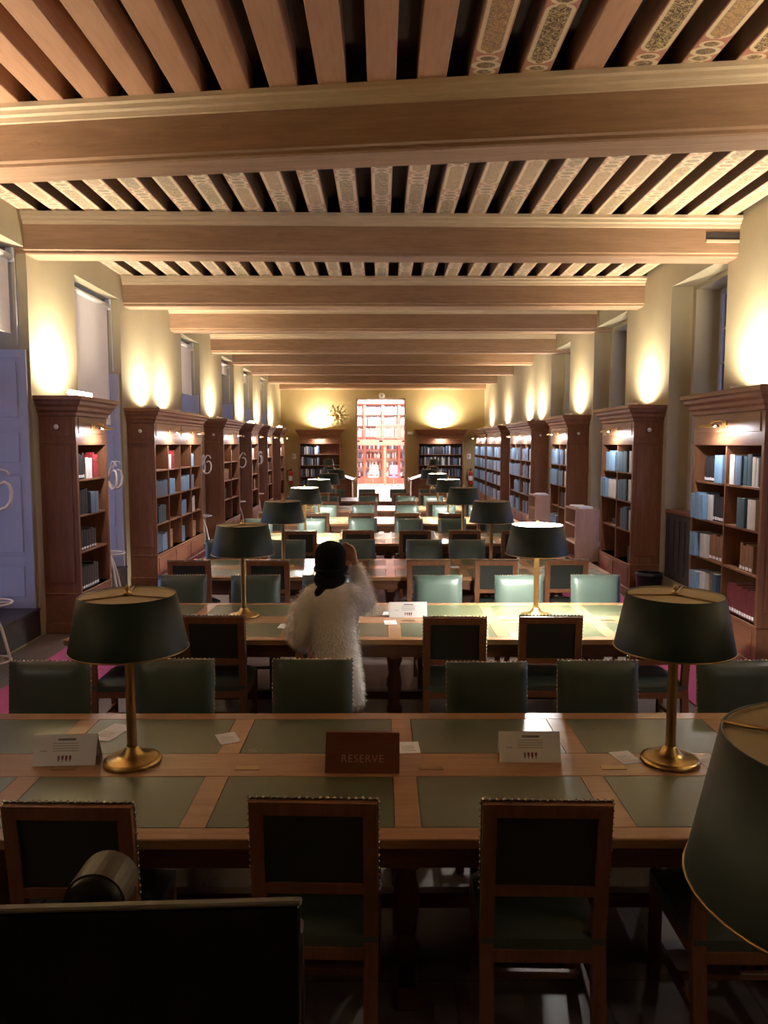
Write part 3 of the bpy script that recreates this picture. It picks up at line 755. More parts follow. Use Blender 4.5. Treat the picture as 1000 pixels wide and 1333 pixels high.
# ------------------------------------------------------------------ chairs
def chair_proto():
    r = empty('reading_chair'); W = .226
    lean = .055
    for sg in (-1, 1):
        p = MB(); x0, x1 = sg * (W - .05), sg * W
        p.add([(x0, -.02, .44), (x1, -.02, .44), (x1, .02, .44), (x0, .02, .44), (x0, -.02 - lean, .97), (x1, -.02 - lean, .97), (x1, .01 - lean, .97), (x0, .01 - lean, .97),
               (x0, -.075, 0), (x1, -.075, 0), (x1, -.038, 0), (x0, -.038, 0)],
              [(4, 5, 6, 7), (0, 1, 5, 4), (2, 3, 7, 6), (1, 2, 6, 5), (3, 0, 4, 7), (8, 9, 1, 0), (10, 11, 3, 2), (9, 10, 2, 1), (11, 8, 0, 3), (11, 10, 9, 8)])
        p.build('leg', M['chair_wood'], r)
        B(sg * (W - .048), sg * (W - .004), .40, .444, 0, .40, .004).build('leg', M['chair_wood'], r)
        B(sg * (W - .04), sg * (W - .015), .0, .40, .14, .175, .003).build('stretcher', M['chair_wood'], r)
    B(-W + .04, W - .04, .18, .205, .145, .172, .003).build('stretcher', M['chair_wood'], r)
    def yb(z): return -lean * (z - .44) / .53
    def slab(x0, x1, z0, z1, f, k):          # leaning slab between y offsets f..k
        return MB().add([(x0, yb(z0) + f, z0), (x1, yb(z0) + f, z0), (x1, yb(z0) + k, z0), (x0, yb(z0) + k, z0), (x0, yb(z1) + f, z1), (x1, yb(z1) + f, z1), (x1, yb(z1) + k, z1), (x0, yb(z1) + k, z1)],
                        [(3, 2, 1, 0), (4, 5, 6, 7), (0, 1, 5, 4), (1, 2, 6, 5), (2, 3, 7, 6), (3, 0, 4, 7)])
    slab(-W + .05, W - .05, .92, .97, -.02, .012).build('top_rail', M['chair_wood'], r)
    slab(-W + .05, W - .05, .615, .655, -.02, .012).build('back_rail', M['chair_wood'], r)
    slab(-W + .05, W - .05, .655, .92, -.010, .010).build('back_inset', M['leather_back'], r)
    # padded front of the back, wrapped over the edges
    pad = MB(); nx, nz = 9, 9; vs = []; fs = []
    for j in range(nz):
        for i in range(nx):
            u = i / (nx - 1) * 2 - 1; v = j / (nz - 1) * 2 - 1
            x = u * (W + .004); z = .795 + v * .181
            bul = (1 - u ** 6) * (1 - v ** 6)
            vs.append((x, yb(z) + .014 + .034 * bul ** .7, z))
    for j in range(nz - 1):
        for i in range(nx - 1): fs.append((j * nx + i, j * nx + i + 1, (j + 1) * nx + i + 1, (j + 1) * nx + i))
    base = len(vs); ring = [i for i in range(nx)] + [j * nx + nx - 1 for j in range(1, nz)] + [(nz - 1) * nx + i for i in range(nx - 2, -1, -1)] + [j * nx for j in range(nz - 2, 0, -1)]
    for q in ring: vs.append((vs[q][0], yb(vs[q][2]) + .008, vs[q][2]))
    for a in range(len(ring)):
        b_ = (a + 1) % len(ring); fs.append((ring[b_], ring[a], base + a, base + b_))
    fs.append(tuple(base + a for a in reversed(range(len(ring)))))
    fs = [tuple(reversed(f)) for f in fs]
    pad.add(vs, fs, True); pad.build('back_cushion', M['leather'], r)
    nails = MB()
    def nail(x, y, z, q=.0085): nails.add([(x - q, y, z), (x + q, y, z), (x, y - q, z), (x, y + q, z), (x, y, z - q), (x, y, z + q)],
                                   [(0, 2, 5), (2, 1, 5), (1, 3, 5), (3, 0, 5), (2, 0, 4), (1, 2, 4), (3, 1, 4), (0, 3, 4)], True)
    for k in range(19):
        x = -W + 2 * W * k / 18; nail(x, yb(.976) + .004, .978); 
    for k in range(14):
        z = .63 + .335 * k / 13
        for sg in (-1, 1): nail(sg * (W + .004), yb(z) + .004, z)
    for k in range(18):
        x = -W + .02 + (2 * W - .04) * k / 17; nail(x, .447, .425)
    o = nails.build('nailheads', M['nail'], r); o['kind'] = 'stuff'
    st = MB(); nx = 9; vs = []; fs = []
    for j in range(nx):
        for i in range(nx):
            u = i / (nx - 1) * 2 - 1; v = j / (nx - 1) * 2 - 1
            bul = (1 - u ** 6) * (1 - v ** 6); vs.append((u * W * .98, .21 + v * .232, .445 + .05 * bul ** .6))
    for j in range(nx - 1):
        for i in range(nx - 1): fs.append((j * nx + i, j * nx + i + 1, (j + 1) * nx + i + 1, (j + 1) * nx + i))
    st.add(vs, fs, True); st.box(-W * .98, W * .98, -.022, .442, .405, .446)
    st.build('seat', M['leather'], r)
    sr = MB(); sr.box(-W + .045, W - .045, .405, .435, .345, .405); sr.box(-W + .045, W - .045, -.03, .0, .36, .405)
    for sg in (-1, 1): sr.box(sg * (W - .045), sg * (W - .015), .0, .40, .345, .405)
    sr.build('seat_rail', M['chair_wood'], r)
    return r
cp = chair_proto(); first_chair = [True]
FX = {0: [-1.92, -1.09, -.24, .58, 1.34, 2.12], 1: [-1.91, -1.22, -.40, .53, 1.23, 2.02], 2: [-2.06, -1.22, -.37, .5, 1.23, 1.99]}
RX = {0: [-1.90, -1.2, -.40, .6, 1.24, 2.04], 1: [-1.89, -1.19, -.52, .53, 1.30, 2.03], 2: [-2.06, -1.22, -.32, .55, 1.11, 2.02]}
FY = {0: -.70, 1: -.74, 2: -.71}; 
nf = len(TY)
for k, y in enumerate(TY):
    for side in (0, 1):
        xs = (FX if side == 0 else RX).get(k) or [q + rnd.uniform(-.07, .07) for q in (-2.02, -1.2, -.36, .5, 1.22, 2.0)]
        for i, x in enumerate(xs):
            c = cp if first_chair[0] else copy_tree(cp); first_chair[0] = False
            jr = rnd.uniform(-2.5, 2.5)
            if side == 0: c.location = (x, y - .715 + rnd.uniform(-.04, .005) + .005 * (k == 0), 0); c.rotation_euler = (0, 0, R(jr))
            else: c.location = (x, y + .90 + rnd.uniform(-.03, .04), 0); c.rotation_euler = (0, 0, PI + R(jr))
            tag(c, 'green leather chair, %s from shuttered wall, %s side of %s' % (ORD[i], ['staff-desk', 'doorway'][side], TN[k]), 'chair', 'chairs at the %s' % TN[k])

# ------------------------------------------------------------------ table lamps
def lamp_proto(name='table_lamp'):
    r = empty(name)
    MB().lathe([(.0, 0), (.125, 0), (.13, .006), (.127, .016), (.11, .022), (.07, .028), (.045, .045), (.03, .07), (.024, .075), (.0, .075)], 28).build('base', M['brass'], r)
    s = MB(); s.lathe([(.024, .07), (.022, .09), (.022, .50), (.026, .51), (.016, .53), (.010, .56), (.010, .72)], 16); s.build('stem', M['brass_dull'], r)
    rb, rt, z0, z1 = .262, .213, .53, .775
    sh = MB(); sh.lathe([(rb, z0), (rt, z1), (rt - .004, z1), (rb - .004, z0), (rb, z0)], 40, None, True, False); sh = sh.build('lamp_shade', M['shade'], r)
    MB().lathe([(rb - .005, z0 + .001), (rt - .005, z1 - .001)], 40, None, True, False).build('lining', M['shade_in'], sh)
    MB().tube([(rb * math.cos(2 * PI * k / 40), rb * math.sin(2 * PI * k / 40), z0) for k in range(40)], .0035, 6, True).build('rim', M['brass_dull'], sh)
    MB().lathe([(rt - .006, z1 - .012), (rt - .006, z1 - .008), (.02, z1 - .006), (.02, z1 - .012)], 40, None, False, False).build('diffuser', M['parch'], r)
    sp = MB()
    for a in range(3):
        t = 2 * PI * a / 3 + .4; sp.tube([(.0, .0, z1 - .002), (math.cos(t) * (rt - .004), math.sin(t) * (rt - .004), z1 - .002)], .004, 6)
    sp.build('spider', M['brass_dull'], r)
    MB().lathe([(.0, z1 - .055), (.008, z1 - .055), (.008, z1), (.018, z1 + .004), (.018, z1 + .01), (.006, z1 + .014), (.013, z1 + .026), (.006, z1 + .04), (.0, z1 + .045)], 12).build('finial', M['brass'], r)
    for sg in (-1, 1): MB().lathe([(.0, 0), (.012, 0), (.016, .02), (.02, .06), (.012, .085), (.0, .09)], 10, Matrix.Translation((sg * .05, 0, .60))).build('bulb', M['shade_in'], r)
    return r
lp = lamp_proto()
LX = [(-1.14, 1.32), (-1.16, 1.30), (-1.16, 1.29), (-1.18, 1.25), (-1.19, 1.26), (-1.20, 1.26), (-1.20, 1.26)]
LIT = {(1, 1): 1.0, (3, 0): 1.0, (4, 0): 1.0, (4, 1): 1.0, (5, 1): .5}
lit_mesh = {}
def set_lit(o, power):
    for ch in list(o.children):
        nm = ch.name.split('.')[0]
        if nm in ('diffuser', 'bulb'):
            key = nm
            if key not in lit_mesh:
                d = ch.data.copy(); d.materials.clear(); d.materials.append(M['lit' if nm == 'diffuser' else 'bulb']); lit_mesh[key] = d
            ch.data = lit_mesh[key]
    light('lamp_bulb_glow', 'POINT', o, (0, .0, .60), TABLE_W * power, TAB_COL, shadow_soft_size=.05)
fl_first = True
for k, y in enumerate(TY):
    for s in (0, 1):
        o = lp if fl_first else copy_tree(lp); fl_first = False
        o.location = (LX[k][s], y + [0.03, .12, .05, 0, 0, 0, 0][k], TZ + .001); o.rotation_euler = (0, 0, rnd.uniform(-1, 1))
        onoff = 'lit' if (k, s) in LIT else 'unlit'
        tag(o, '%s brass lamp with dark green shade, %s half of %s' % (onoff, ['shuttered-wall', 'bare-window'][s], TN[k]), 'lamp', 'brass reading lamps')
        lamp_objs = globals().setdefault('lamp_objs', {}); lamp_objs[k, s] = o
extra_lamps = []
for x, y, z, lb in ((-1.72, 25.0, .77, 'unlit green-shaded lamp on the low desk, clock side of the doorway'), (-1.95, 28.2, .95, 'unlit green-shaded lamp on the tall desk, clock side of the doorway'),
                    (1.66, 25.0, .77, 'unlit green-shaded lamp on the low desk, exit-box side of the doorway'), (1.9, 28.2, .95, 'unlit green-shaded lamp on the tall desk, exit-box side of the doorway')):
    o = copy_tree(lp); o.location = (x, y, z); o.scale = (.8, .8, .9); tag(o, lb, 'lamp', 'brass reading lamps')
o = copy_tree(lp); o.location = (.765, 1.17, .971); o.rotation_euler = (0, 0, 2.2); tag(o, 'unlit brass lamp with dark green shade on the staff desk', 'lamp')
for key, pw in LIT.items(): set_lit(lamp_objs[key], pw)

# small desks under the far lamps
for x, y, h, lb in ((-1.85, 25.0, .77, 'low oak desk with a lamp, clock side of the doorway'), (-2.05, 28.2, .95, 'tall oak desk with a lamp, clock side of the doorway'),
                    (1.8, 25.0, .77, 'low oak desk with a lamp, exit-box side of the doorway'), (2.0, 28.2, .95, 'tall oak desk with a lamp, exit-box side of the doorway')):
    r = empty('side_desk', (x, y, 0))
    B(-.42, .42, -.3, .3, h - .04, h, .006).build('desktop', M['table_dark'], r)
    B(-.36, .36, -.25, .25, h - .15, h - .04).build('apron', M['table_dark'], r)
    for sx in (-1, 1):
        for sy in (-1, 1): B(sx * .36, sx * .30, sy * .25, sy * .19, 0, h - .15, .005).build('leg', M['table_dark'], r)
    tag(r, lb, 'desk', 'small desks by the doorway')
# sloped lecterns
for sg, lb in ((-1, 'sloped-top wooden lectern cabinet beside the doorway, clock side'), (1, 'sloped-top wooden lectern cabinet beside the doorway, exit-box side')):
    r = empty('lectern', (sg * 1.18, 24.0, 0))
    b_ = MB(); b_.prism([(-.26, .10), (.26, .10), (.26, 1.26 if sg > 0 else 1.08), (-.26, 1.08 if sg > 0 else 1.26)], -.6, .6, 1); b_.build('body', M['oak'], r)
    t_ = MB(); za, zb = (1.07, 1.29) if sg > 0 else (1.29, 1.07)
    t_.prism([(-.32, za), (.32, zb), (.32, zb + .035), (-.32, za + .035)], -.66, .66, 1); t_.build('sloped_top', M['chair_wood'], r)
    B(sg * -.32, sg * -.35, -.66, .66, 1.05, 1.14, .006).build('book_ledge', M['chair_wood'], r)
    B(-.29, .29, -.63, .63, 0, .10, .01).build('plinth', M['oak'], r)
    for yy in (-.3, .3): B(sg * -.26, sg * -.272, yy - .24, yy + .24, .18, .98, .006).build('door_panel', M['oak'], r)
    B(-.20, .20, -.612, -.60, .18, .98, .006).build('end_panel', M['oak'], r)
    tag(r, lb, 'lectern', 'lecterns flanking the doorway')

# ------------------------------------------------------------------ cards, signs on the tables
def flat_card(x, y, rz, lb, z=TZ + .0005, w_=.10, d=.14):
    r = empty('paper_card', (x, y, z), R(rz))
    B(-w_ / 2, w_ / 2, -d / 2, d / 2, 0, .0012).build('sheet', M['paper'], r)
    g = MB()
    for k in range(4): g.box(-w_ * .36, w_ * (.30 - .1 * (k % 2)), -d * .28 + k * .018, -d * .28 + k * .018 + .005, .0012, .0016)
    g.build('printed_lines', M['ink_faint'], r)
    tag(r, lb, 'card', 'white cards on the reading tables')
flat_card(-.76, 3.68, 24, 'tilted white card near the unlit lamp, shuttered half of reserved-sign table')
flat_card(.13, 3.56, 3, 'white card half behind the reserved sign')
flat_card(1.13, 3.44, 12, 'white card between the folded card and bare-window lamp on the reserved-sign table')
flat_card(1.50, 3.40, 10, 'white card by the bare-window end of the reserved-sign table')
flat_card(-1.36, 3.76, -16, 'white sheet lying behind the folded card on the reserved-sign table', w_=.12, d=.22)
flat_card(-.77, 6.02, -6, 'white card beside the person in white fur, staff-desk row of the table')
flat_card(-.70, 6.48, -6, 'white card beside the person in white fur, doorway row of the table')
flat_card(.07, 6.14, 4, 'white card in the middle of the table behind reserved-sign table, staff-desk row')
flat_card(.06, 6.46, -4, 'white card in the middle of the table behind reserved-sign table, doorway row')
flat_card(.86, 8.95, 5, 'white card between lamps on the second table behind the reserved-sign table')
flat_card(-.95, 11.7, 5, 'white card by the unlit lamp on the third table behind reserved-sign table')
def tent(x, y, rz, lb, w_=.28, h=.125):
    r = empty('tent_card', (x, y, TZ + .001), R(rz))
    dd = .055
    f = MB(); f.add([(-w_ / 2, -dd, 0), (w_ / 2, -dd, 0), (w_ / 2, 0, h), (-w_ / 2, 0, h), (-w_ / 2, -dd + .003, 0), (w_ / 2, -dd + .003, 0), (w_ / 2, .001, h - .004), (-w_ / 2, .001, h - .004)],
                    [(0, 1, 2, 3), (7, 6, 5, 4), (4, 5, 1, 0), (3, 2, 6, 7), (1, 5, 6, 2), (4, 0, 3, 7)]); f.build('front_leaf', M['paper'], r)
    f = MB(); f.add([(-w_ / 2, dd, 0), (w_ / 2, dd, 0), (w_ / 2, 0, h), (-w_ / 2, 0, h), (-w_ / 2, dd - .003, 0), (w_ / 2, dd - .003, 0), (w_ / 2, -.001, h - .004), (-w_ / 2, -.001, h - .004)],
                    [(3, 2, 1, 0), (4, 5, 6, 7), (0, 1, 5, 4), (7, 6, 2, 3), (2, 6, 5, 1), (7, 3, 0, 4)]); f.build('back_leaf', M['paper'], r)
    def strip(mb, x0, x1, t0, t1):
        def P(x, t): return (x, -dd * (1 - t) - .0008, h * t + .0003)
        mb.add([P(x0, t0), P(x1, t0), P(x1, t1), P(x0, t1)], [(0, 1, 2, 3)])
    a = MB(); strip(a, -.035, .045, .80, .87); a.build('heading', M['ink'], r)
    a = MB()
    for t0 in (.46, .54, .62, .70): strip(a, -.055, .06, t0, t0 + .025)
    strip(a, -.11, -.08, .46, .49); a.build('printed_lines', M['ink_faint'], r)
    for k in range(4):
        a = MB(); x = -.03 + k * .017; strip(a, x, x + .010, .17 + .03 * (k % 2), .32); strip(a, x + .003, x + .007, .12, .17 + .03 * (k % 2)); a.build('icon', M['ink_red' if k else 'ink'], r)
    tag(r, lb, 'tent card', 'folded tent cards')
tent(-1.44, 3.41, 3, 'folded white tent card beside the brass lamp, shuttered half of reserved-sign table')
tent(.68, 3.44, -1, 'folded white tent card between the reserved sign and the bare-window lamp')
tent(.22, 6.37, 2, 'folded white tent card on the table with the lit lamp nearest the person', .32, .12)
tent(.66, 11.6, 0, 'folded white tent card on the third table behind the reserved-sign table')
r = empty('reserved_sign', (-.085, 3.36, TZ + .001), R(-1.5))
sgm = MB(); sgm.prism([(-.09, 0), (.07, 0), (.012, .155), (-.01, .155)], -.165, .165, 0); sgm.build('sign_block', M['sign'], r)
ang = math.atan2(.155, .08)
def text(body, size, parent, loc, rot, mat, name, ext=.0006):
    cu = bpy.data.curves.new(name, 'FONT'); cu.body = body; cu.size = size; cu.extrude = ext; cu.align_x = 'CENTER'; cu.space_character = 1.12
    o = bpy.data.objects.new(name, cu); C.objects.link(o); cu.materials.append(mat)
    dg = bpy.context.evaluated_depsgraph_get(); me = bpy.data.meshes.new_from_object(o.evaluated_get(dg))
    bpy.data.objects.remove(o); q = bpy.data.objects.new(name, me); C.objects.link(q); q.parent = parent; q.location = loc; q.rotation_euler = rot
    return q
def on_sign(t): return -.09 + .08 * t - .0006, .155 * t + .0002
yq, zq = on_sign(.27); text('RESERVE', .046, r, (.0, yq, zq), (ang, 0, 0), M['sign_text'], 'lettering')
for t0, hw in ((.58, .06), (.70, .05)):
    yq, zq = on_sign(t0); y2, z2 = on_sign(t0 + .05)
    MB().add([(-hw, yq, zq), (hw, yq, zq), (hw, y2, z2), (-hw, y2, z2)], [(0, 1, 2, 3)]).build('worn_lines', M['sign'], r)
tag(r, 'dark reddish wooden wedge sign carved RESERVE on the table', 'sign')

# ------------------------------------------------------------------ coat stands (bentwood)
def coat_stand():
    r = empty('coat_stand')
    MB().tube([(0, 0, .03), (0, 0, 1.95)], [.022, .016], 10).build('pole', M['bent'], r)
    for k in range(4):
        a = PI / 2 * k + .4; c, s = math.cos(a), math.sin(a)
        q = [(.02, 1.70), (.07, 1.63), (.12, 1.60), (.18, 1.62), (.22, 1.68), (.23, 1.76), (.21, 1.83), (.17, 1.855), (.13, 1.83)]
        MB().tube([(c * u, s * u, v) for u, v in q], .015, 8).build('hook', M['bent'], r)
        q = [(.02, 1.72), (.06, 1.82), (.10, 1.91), (.14, 1.97), (.19, 1.96), (.22, 1.91)]
        MB().tube([(c * u, s * u, v) for u, v in q], .013, 8).build('hook', M['bent'], r)
        q = [(.02, .70), (.06, .60), (.10, .48), (.13, .34), (.16, .20), (.19, .09), (.22, .03), (.235, .015)]
        MB().tube([(c * u, s * u, v) for u, v in q], .014, 8).build('leg', M['bent'], r)
    MB().tube([(.20 * math.cos(2 * PI * k / 28), .20 * math.sin(2 * PI * k / 28), .74) for k in range(28)], .010, 8, True).build('umbrella_ring', M['bent'], r)
    for k in range(2):
        a = PI * k + .4; MB().tube([(0, 0, .74), (.2 * math.cos(a), .2 * math.sin(a), .74)], .007, 6).build('ring_spoke', M['bent'], r)
    MB().tube([(.17 * math.cos(2 * PI * k / 24), .17 * math.sin(2 * PI * k / 24), .20) for k in range(24)], .009, 8, True).build('lower_ring', M['bent'], r)
    return r
cs = coat_stand()
for k, (x, y) in enumerate([(-3.62, 6.98), (-3.66, 10.24), (-3.66, 15.55), (-3.66, 19.45), (-3.66, 22.5)]):
    o = cs if k == 0 else copy_tree(cs); o.location = (x, y, .0125); o.rotation_euler = (0, 0, .5 * k)
    tag(o, 'pale bentwood coat stand by the %s shuttered window from the doorway wall' % wn[[0, 1, 2, 3, 4][k]], 'coat stand', 'bentwood coat stands')

# ------------------------------------------------------------------ low shelf carts, bin, radiator cover
def cart(x0, x1, y0, y1, h, lb):
    r = empty('shelf_cart', ((x0 + x1) / 2, (y0 + y1) / 2, 0)); a, b = (x1 - x0) / 2, (y1 - y0) / 2
    for sg in (-1, 1): B(-a, a, sg * b, sg * (b - .025), .08, h, .003).build('side_panel', M['cart'], r)
    B(a - .015, a, -b + .025, b - .025, .08, h).build('back_panel', M['cart'], r)
    for z in (.08, .40, .72, h - .03): B(-a + .005, a - .015, -b + .025, b - .025, z, z + .024).build('shelf', M['cart'], r)
    for sx in (-1, 1):
        for sy in (-1, 1):
            MB().lathe([(.0, -.015), (.04, -.015), (.04, .015), (.0, .015)], 12, Matrix.Translation((sx * (a - .06), sy * (b - .08), .04)) @ Matrix.Rotation(PI / 2, 4, 'X')).build('castor', M['black'], r)
    tag(r, lb, 'cart', 'low wooden shelf carts'); return r
cart(3.50, 3.93, 13.80, 14.62, 1.04, 'low pale shelf cart between the fourth and fifth bare-window-wall bookcases')
cart(3.48, 3.90, 17.35, 18.15, 1.04, 'low pale shelf cart between the third and fourth bare-window-wall bookcases')
def papers(x, y, n, lb):
    r = empty('paper_stack', (x, y, 1.0415))
    for k in range(n):
        mt = Matrix.Rotation(rnd.uniform(-.15, .15), 4, 'Z')
        B(-.12, .12, -.17, .17, k * .011, k * .011 + .0105, mat=mt).build('folder', M['paper'], r)
    tag(r, lb, 'papers', 'papers on the shelf carts')
papers(3.70, 14.0, 3, 'stack of white folders on the cart nearer the lit table lamp'); papers(3.70, 14.40, 2, 'thin pile of folders on the cart nearer the lit table lamp, doorway end')
papers(3.68, 17.7, 3, 'stack of white folders on the cart farther along the bare-window wall')
r = empty('waste_bin', (3.72, 10.55, 0))
MB().lathe([(.0, 0), (.15, 0), (.185, .40), (.19, .40), (.19, .42), (.172, .42), (.14, .02), (.0, .02)], 22).build('bucket', M['black'], r)
MB().tube([(.17 * math.cos(2 * PI * k / 22), .17 * math.sin(2 * PI * k / 22), .425) for k in range(22)], .014, 8, True).build('bag_rim', M['black'], r)
tag(r, 'black plastic waste bin against the fifth bare-window-wall bookcase', 'bin')
for (a, b), nm in ((RIGHT_WIN[1], 'fifth'),):
    r = empty('radiator_cover', (HW + .12, (a + b) / 2, SILL)); L = (b - a) / 2 - .01
    B(-.10, .10, -L, L, .002, .92).build('panel', M['step'], r)
    B(-.12, .13, -L, L, .92, .96, .006).build('top_board', M['oak_h'], r)
    for k in range(9): y = -L + .1 + (2 * L - .2) * k / 8; B(-.108, -.10, y - .03, y + .03, .10, .84).build('slat', M['step'], r)
    tag(r, 'dark slatted radiator cover in the bare window recess beside the black bin', 'radiator')

# ------------------------------------------------------------------ end wall things
r = empty('sunburst_clock', (-1.77, Y1 - .02, 3.27))
MB().lathe([(.0, -.01), (.12, -.01), (.13, .0), (.12, .012), (.0, .02)], 20, Matrix.Rotation(PI / 2, 4, 'X')).build('dial', M['brass'], r)
for k in range(12):
    a = 2 * PI * k / 12; L = .36 if k % 2 == 0 else .28; c, s = math.cos(a), math.sin(a)
    MB().tube([(c * .12, -.005, s * .12), (c * L, -.005, s * L)], [.014, .004], 6).build('ray', M['brass_dull'], r)
    MB().ell((c * L, -.005, s * L), (.026, .014, .026), 8, 6).build('ray_tip', M['brass_dull'], r)
for a, L in ((.6, .08), (2.2, .10)): MB().tube([(0, -.024, 0), (math.cos(a) * L, -.024, math.sin(a) * L)], .005, 6).build('hand', M['black'], r)
tag(r, 'gold sunburst clock on the mustard doorway wall', 'clock')
r = empty('exit_box', (1.12, Y1, 2.62)); B(-.12, .12, -.05, 0, -.06, .06, .008).build('body', M['white_metal'], r); B(-.07, .07, -.058, -.05, -.035, .035, .004).build('lens', M['paper'], r)
tag(r, 'small white emergency light box on the doorway wall', 'wall box')
r = empty('detector', (0, Y1, 4.06)); MB().lathe([(.0, 0), (.11, 0), (.12, .03), (.09, .06), (.0, .07)], 20, Matrix.Rotation(PI / 2, 4, 'X')).build('body', M['white_metal'], r)
MB().lathe([(.0, .07), (.03, .07), (.025, .085), (.0, .09)], 12, Matrix.Rotation(PI / 2, 4, 'X')).build('sensor', M['black'], r)
tag(r, 'round white detector above the glazed doorway', 'detector')
for x, lb in ((-3.55, 'red fire extinguisher on the doorway wall, clock side'), (3.47, 'red fire extinguisher on the doorway wall, exit-box side')):
    r = empty('fire_extinguisher', (x, Y1 - .12, .62))
    MB().lathe([(.0, 0), (.08, 0), (.085, .02), (.085, .42), (.07, .48), (.03, .52), (.03, .55), (.0, .55)], 18).build('cylinder', M['red_paint'], r)
    B(-.03, .03, -.02, .10, .55, .60, .008).build('valve', M['black'], r)
    MB().tube([(-.02, 0, .57), (-.12, -.02, .56), (-.15, -.03, .40), (-.11, -.04, .12)], .014, 8).build('hose', M['black'], r)
    MB().tube([(.0, -.05, .61), (.0, .03, .63), (.0, .1, .60)], .012, 8).build('handle', M['black'], r)
    B(-.05, .05, .09, .12, .12, .46).build('wall_bracket', M['black'], r)
    MB().lathe([(.0865, .16), (.0865, .34)], 18, None, True, False).build('label', M['paper'], r)
    tag(r, lb, 'extinguisher', 'fire extinguishers')
for x, lb in ((-3.42, 'small white notice on the doorway wall above the clock-side extinguisher'), (3.42, 'small white notice on the doorway wall above the exit-box-side extinguisher')):
    r = empty('wall_notice', (x, Y1, 1.72)); B(-.07, .07, -.012, 0, -.10, .10, .003).build('plate', M['paper'], r); B(-.045, -.01, -.014, -.012, -.06, .06).build('red_mark', M['ink_red'], r)
    tag(r, lb, 'notice', 'small wall notices')

# glazed doorway
d = struct(empty('door_1', (0, Y1 + .15, 0)))
f = MB(); f.box(DX0, DX0 + .05, -.05, .05, 0, DZ); f.box(DX1 - .05, DX1, -.05, .05, 0, DZ); f.box(DX0 + .05, DX1 - .05, -.05, .05, DZ - .05, DZ)
f.build('door_frame', M['white_metal'], d)
mid = (DX0 + DX1) / 2
for x0, x1 in ((DX0 + .05, mid - .004), (mid + .004, DX1 - .05)):
    B(x0, x1, -.006, .006, 2.32, DZ - .05).build('pane', M['glass'], d)
for x0, x1 in ((DX0 + .05, DX0 + .32), (DX1 - .32, DX1 - .05)): B(x0, x1, -.006, .006, .01, 2.30).build('pane', M['glass'], d)
for x in (DX0 + .06, mid, DX1 - .06):
    B(x - .07, x + .07, -.02, .02, 2.28, 2.34, .006).build('patch_fitting', M['black'], d)
for z in (.9,):
    for x in (DX0 + .1, DX1 - .1): B(x - .07, x + .07, -.02, .02, z - .03, z + .03, .006).build('patch_fitting', M['black'], d)
for x in (DX0 + .06, DX0 + .65, DX1 - .65, DX1 - .06): B(x - .02, x + .02, -.015, .015, DZ - .09, DZ - .05).build('glass_clip', M['black'], d)
for z in (2.75, 3.3):
    for x in (DX0 + .06, DX1 - .06): B(x - .02, x + .02, -.015, .015, z - .02, z + .02).build('glass_clip', M['black'], d)

# ================================================================== bright room beyond
AX0, AX1, AY0, AY1, AZ = -3.6, 3.6, Y1 + .3, 43.0, 5.4
struct(B(AX0 - .2, AX1 + .2, Y1 + .15, AY1 + .2, -.2, 0).build('floor_beyond', M['annex_floor']))
struct(B(AX0 - .2, AX1 + .2, AY0, AY1 + .2, AZ, AZ + .2).build('ceiling_beyond', M['annex_wall']))
struct(B(AX0 - .2, AX0, AY0, AY1, 0, AZ).build('wall_beyond_left', M['annex_wall']))
struct(B(AX1, AX1 + .2, AY0, AY1, 0, AZ).build('wall_beyond_right', M['annex_wall']))
struct(B(AX0 - .2, AX1 + .2, AY1, AY1 + .2, 0, AZ).build('wall_beyond_end', M['annex_wall']))
r = empty('gallery_bookcase', (0, AY1, 0)); tag(r, 'tall red-brown two-storey bookcase seen through the glazed doorway', 'bookcase')
for x in (-1.75, -.95, .06, .95, 1.75): B(x - .07, x + .07, -.45, 0, 0, 4.7, .01).build('upright', M['annex_wood'], r)
for z in (.4, .9, 1.4, 1.9, 2.6, 3.2, 3.8, 4.35): B(-1.8, 1.8, -.40, 0, z - .03, z).build('shelf', M['annex_wood'], r)
B(-1.85, 1.85, -.50, 0, 4.36, 4.75, .02).build('cornice', M['annex_wood'], r); B(-1.82, 1.82, -.46, 0, 0, .37, .01).build('plinth', M['annex_wood'], r)
r2 = random.Random(5)
lst = []; rr = random.Random(21)
for z in (.4, .9, 1.4, 1.9, 2.6, 3.2, 3.8):
    for xa, xb in ((-1.68, -1.02), (-.88, -.01), (.13, .88), (1.02, 1.68)):
        x = xa
        while x < xb - .085:
            t = rr.uniform(.04, .08); h = rr.uniform(.22, .34) + (.15 if z > 2.2 else 0); q = rr.random()
            st = ('white' if q < .96 else 'maroon') if z > 2.2 else ('white' if q < .45 else ('slate' if q < .7 else 'maroon'))  # upper rows nearly all white: the glare up there is put into cover colour
            lst.append(((x + .003, AY1 - .36, z + .001), (x + t * .94, AY1 - .1, z + h), st)); x += t
stuff_books(lst, 'pale and reddish books in the two-storey bookcase beyond the doorway')
r = empty('gallery_balcony', (0, AY1 - 1.9, 0)); tag(r, 'red-brown gallery balcony with slatted railing beyond the doorway', 'balcony')
B(-1.9, 1.9, -.5, 1.38, 2.16, 2.40, .01).build('deck', M['annex_wood'], r)
B(-1.9, 1.9, -.54, -.5, 2.12, 2.42, .01).build('fascia', M['annex_wood'], r)
B(-.32, 1.9, -.5, -.44, 3.16, 3.22, .01).build('handrail', M['annex_wood'], r); B(-.32, 1.9, -.49, -.45, 2.48, 2.52).build('lower_rail', M['annex_wood'], r)
B(-1.9, -.32, .2, .26, 2.92, 2.98, .01).build('handrail', M['annex_wood'], r)
for k in range(22): x = -.28 + .1 * k; B(x - .034, x + .034, -.49, -.45, 2.52, 3.16).build('baluster', M['annex_wood'], r)
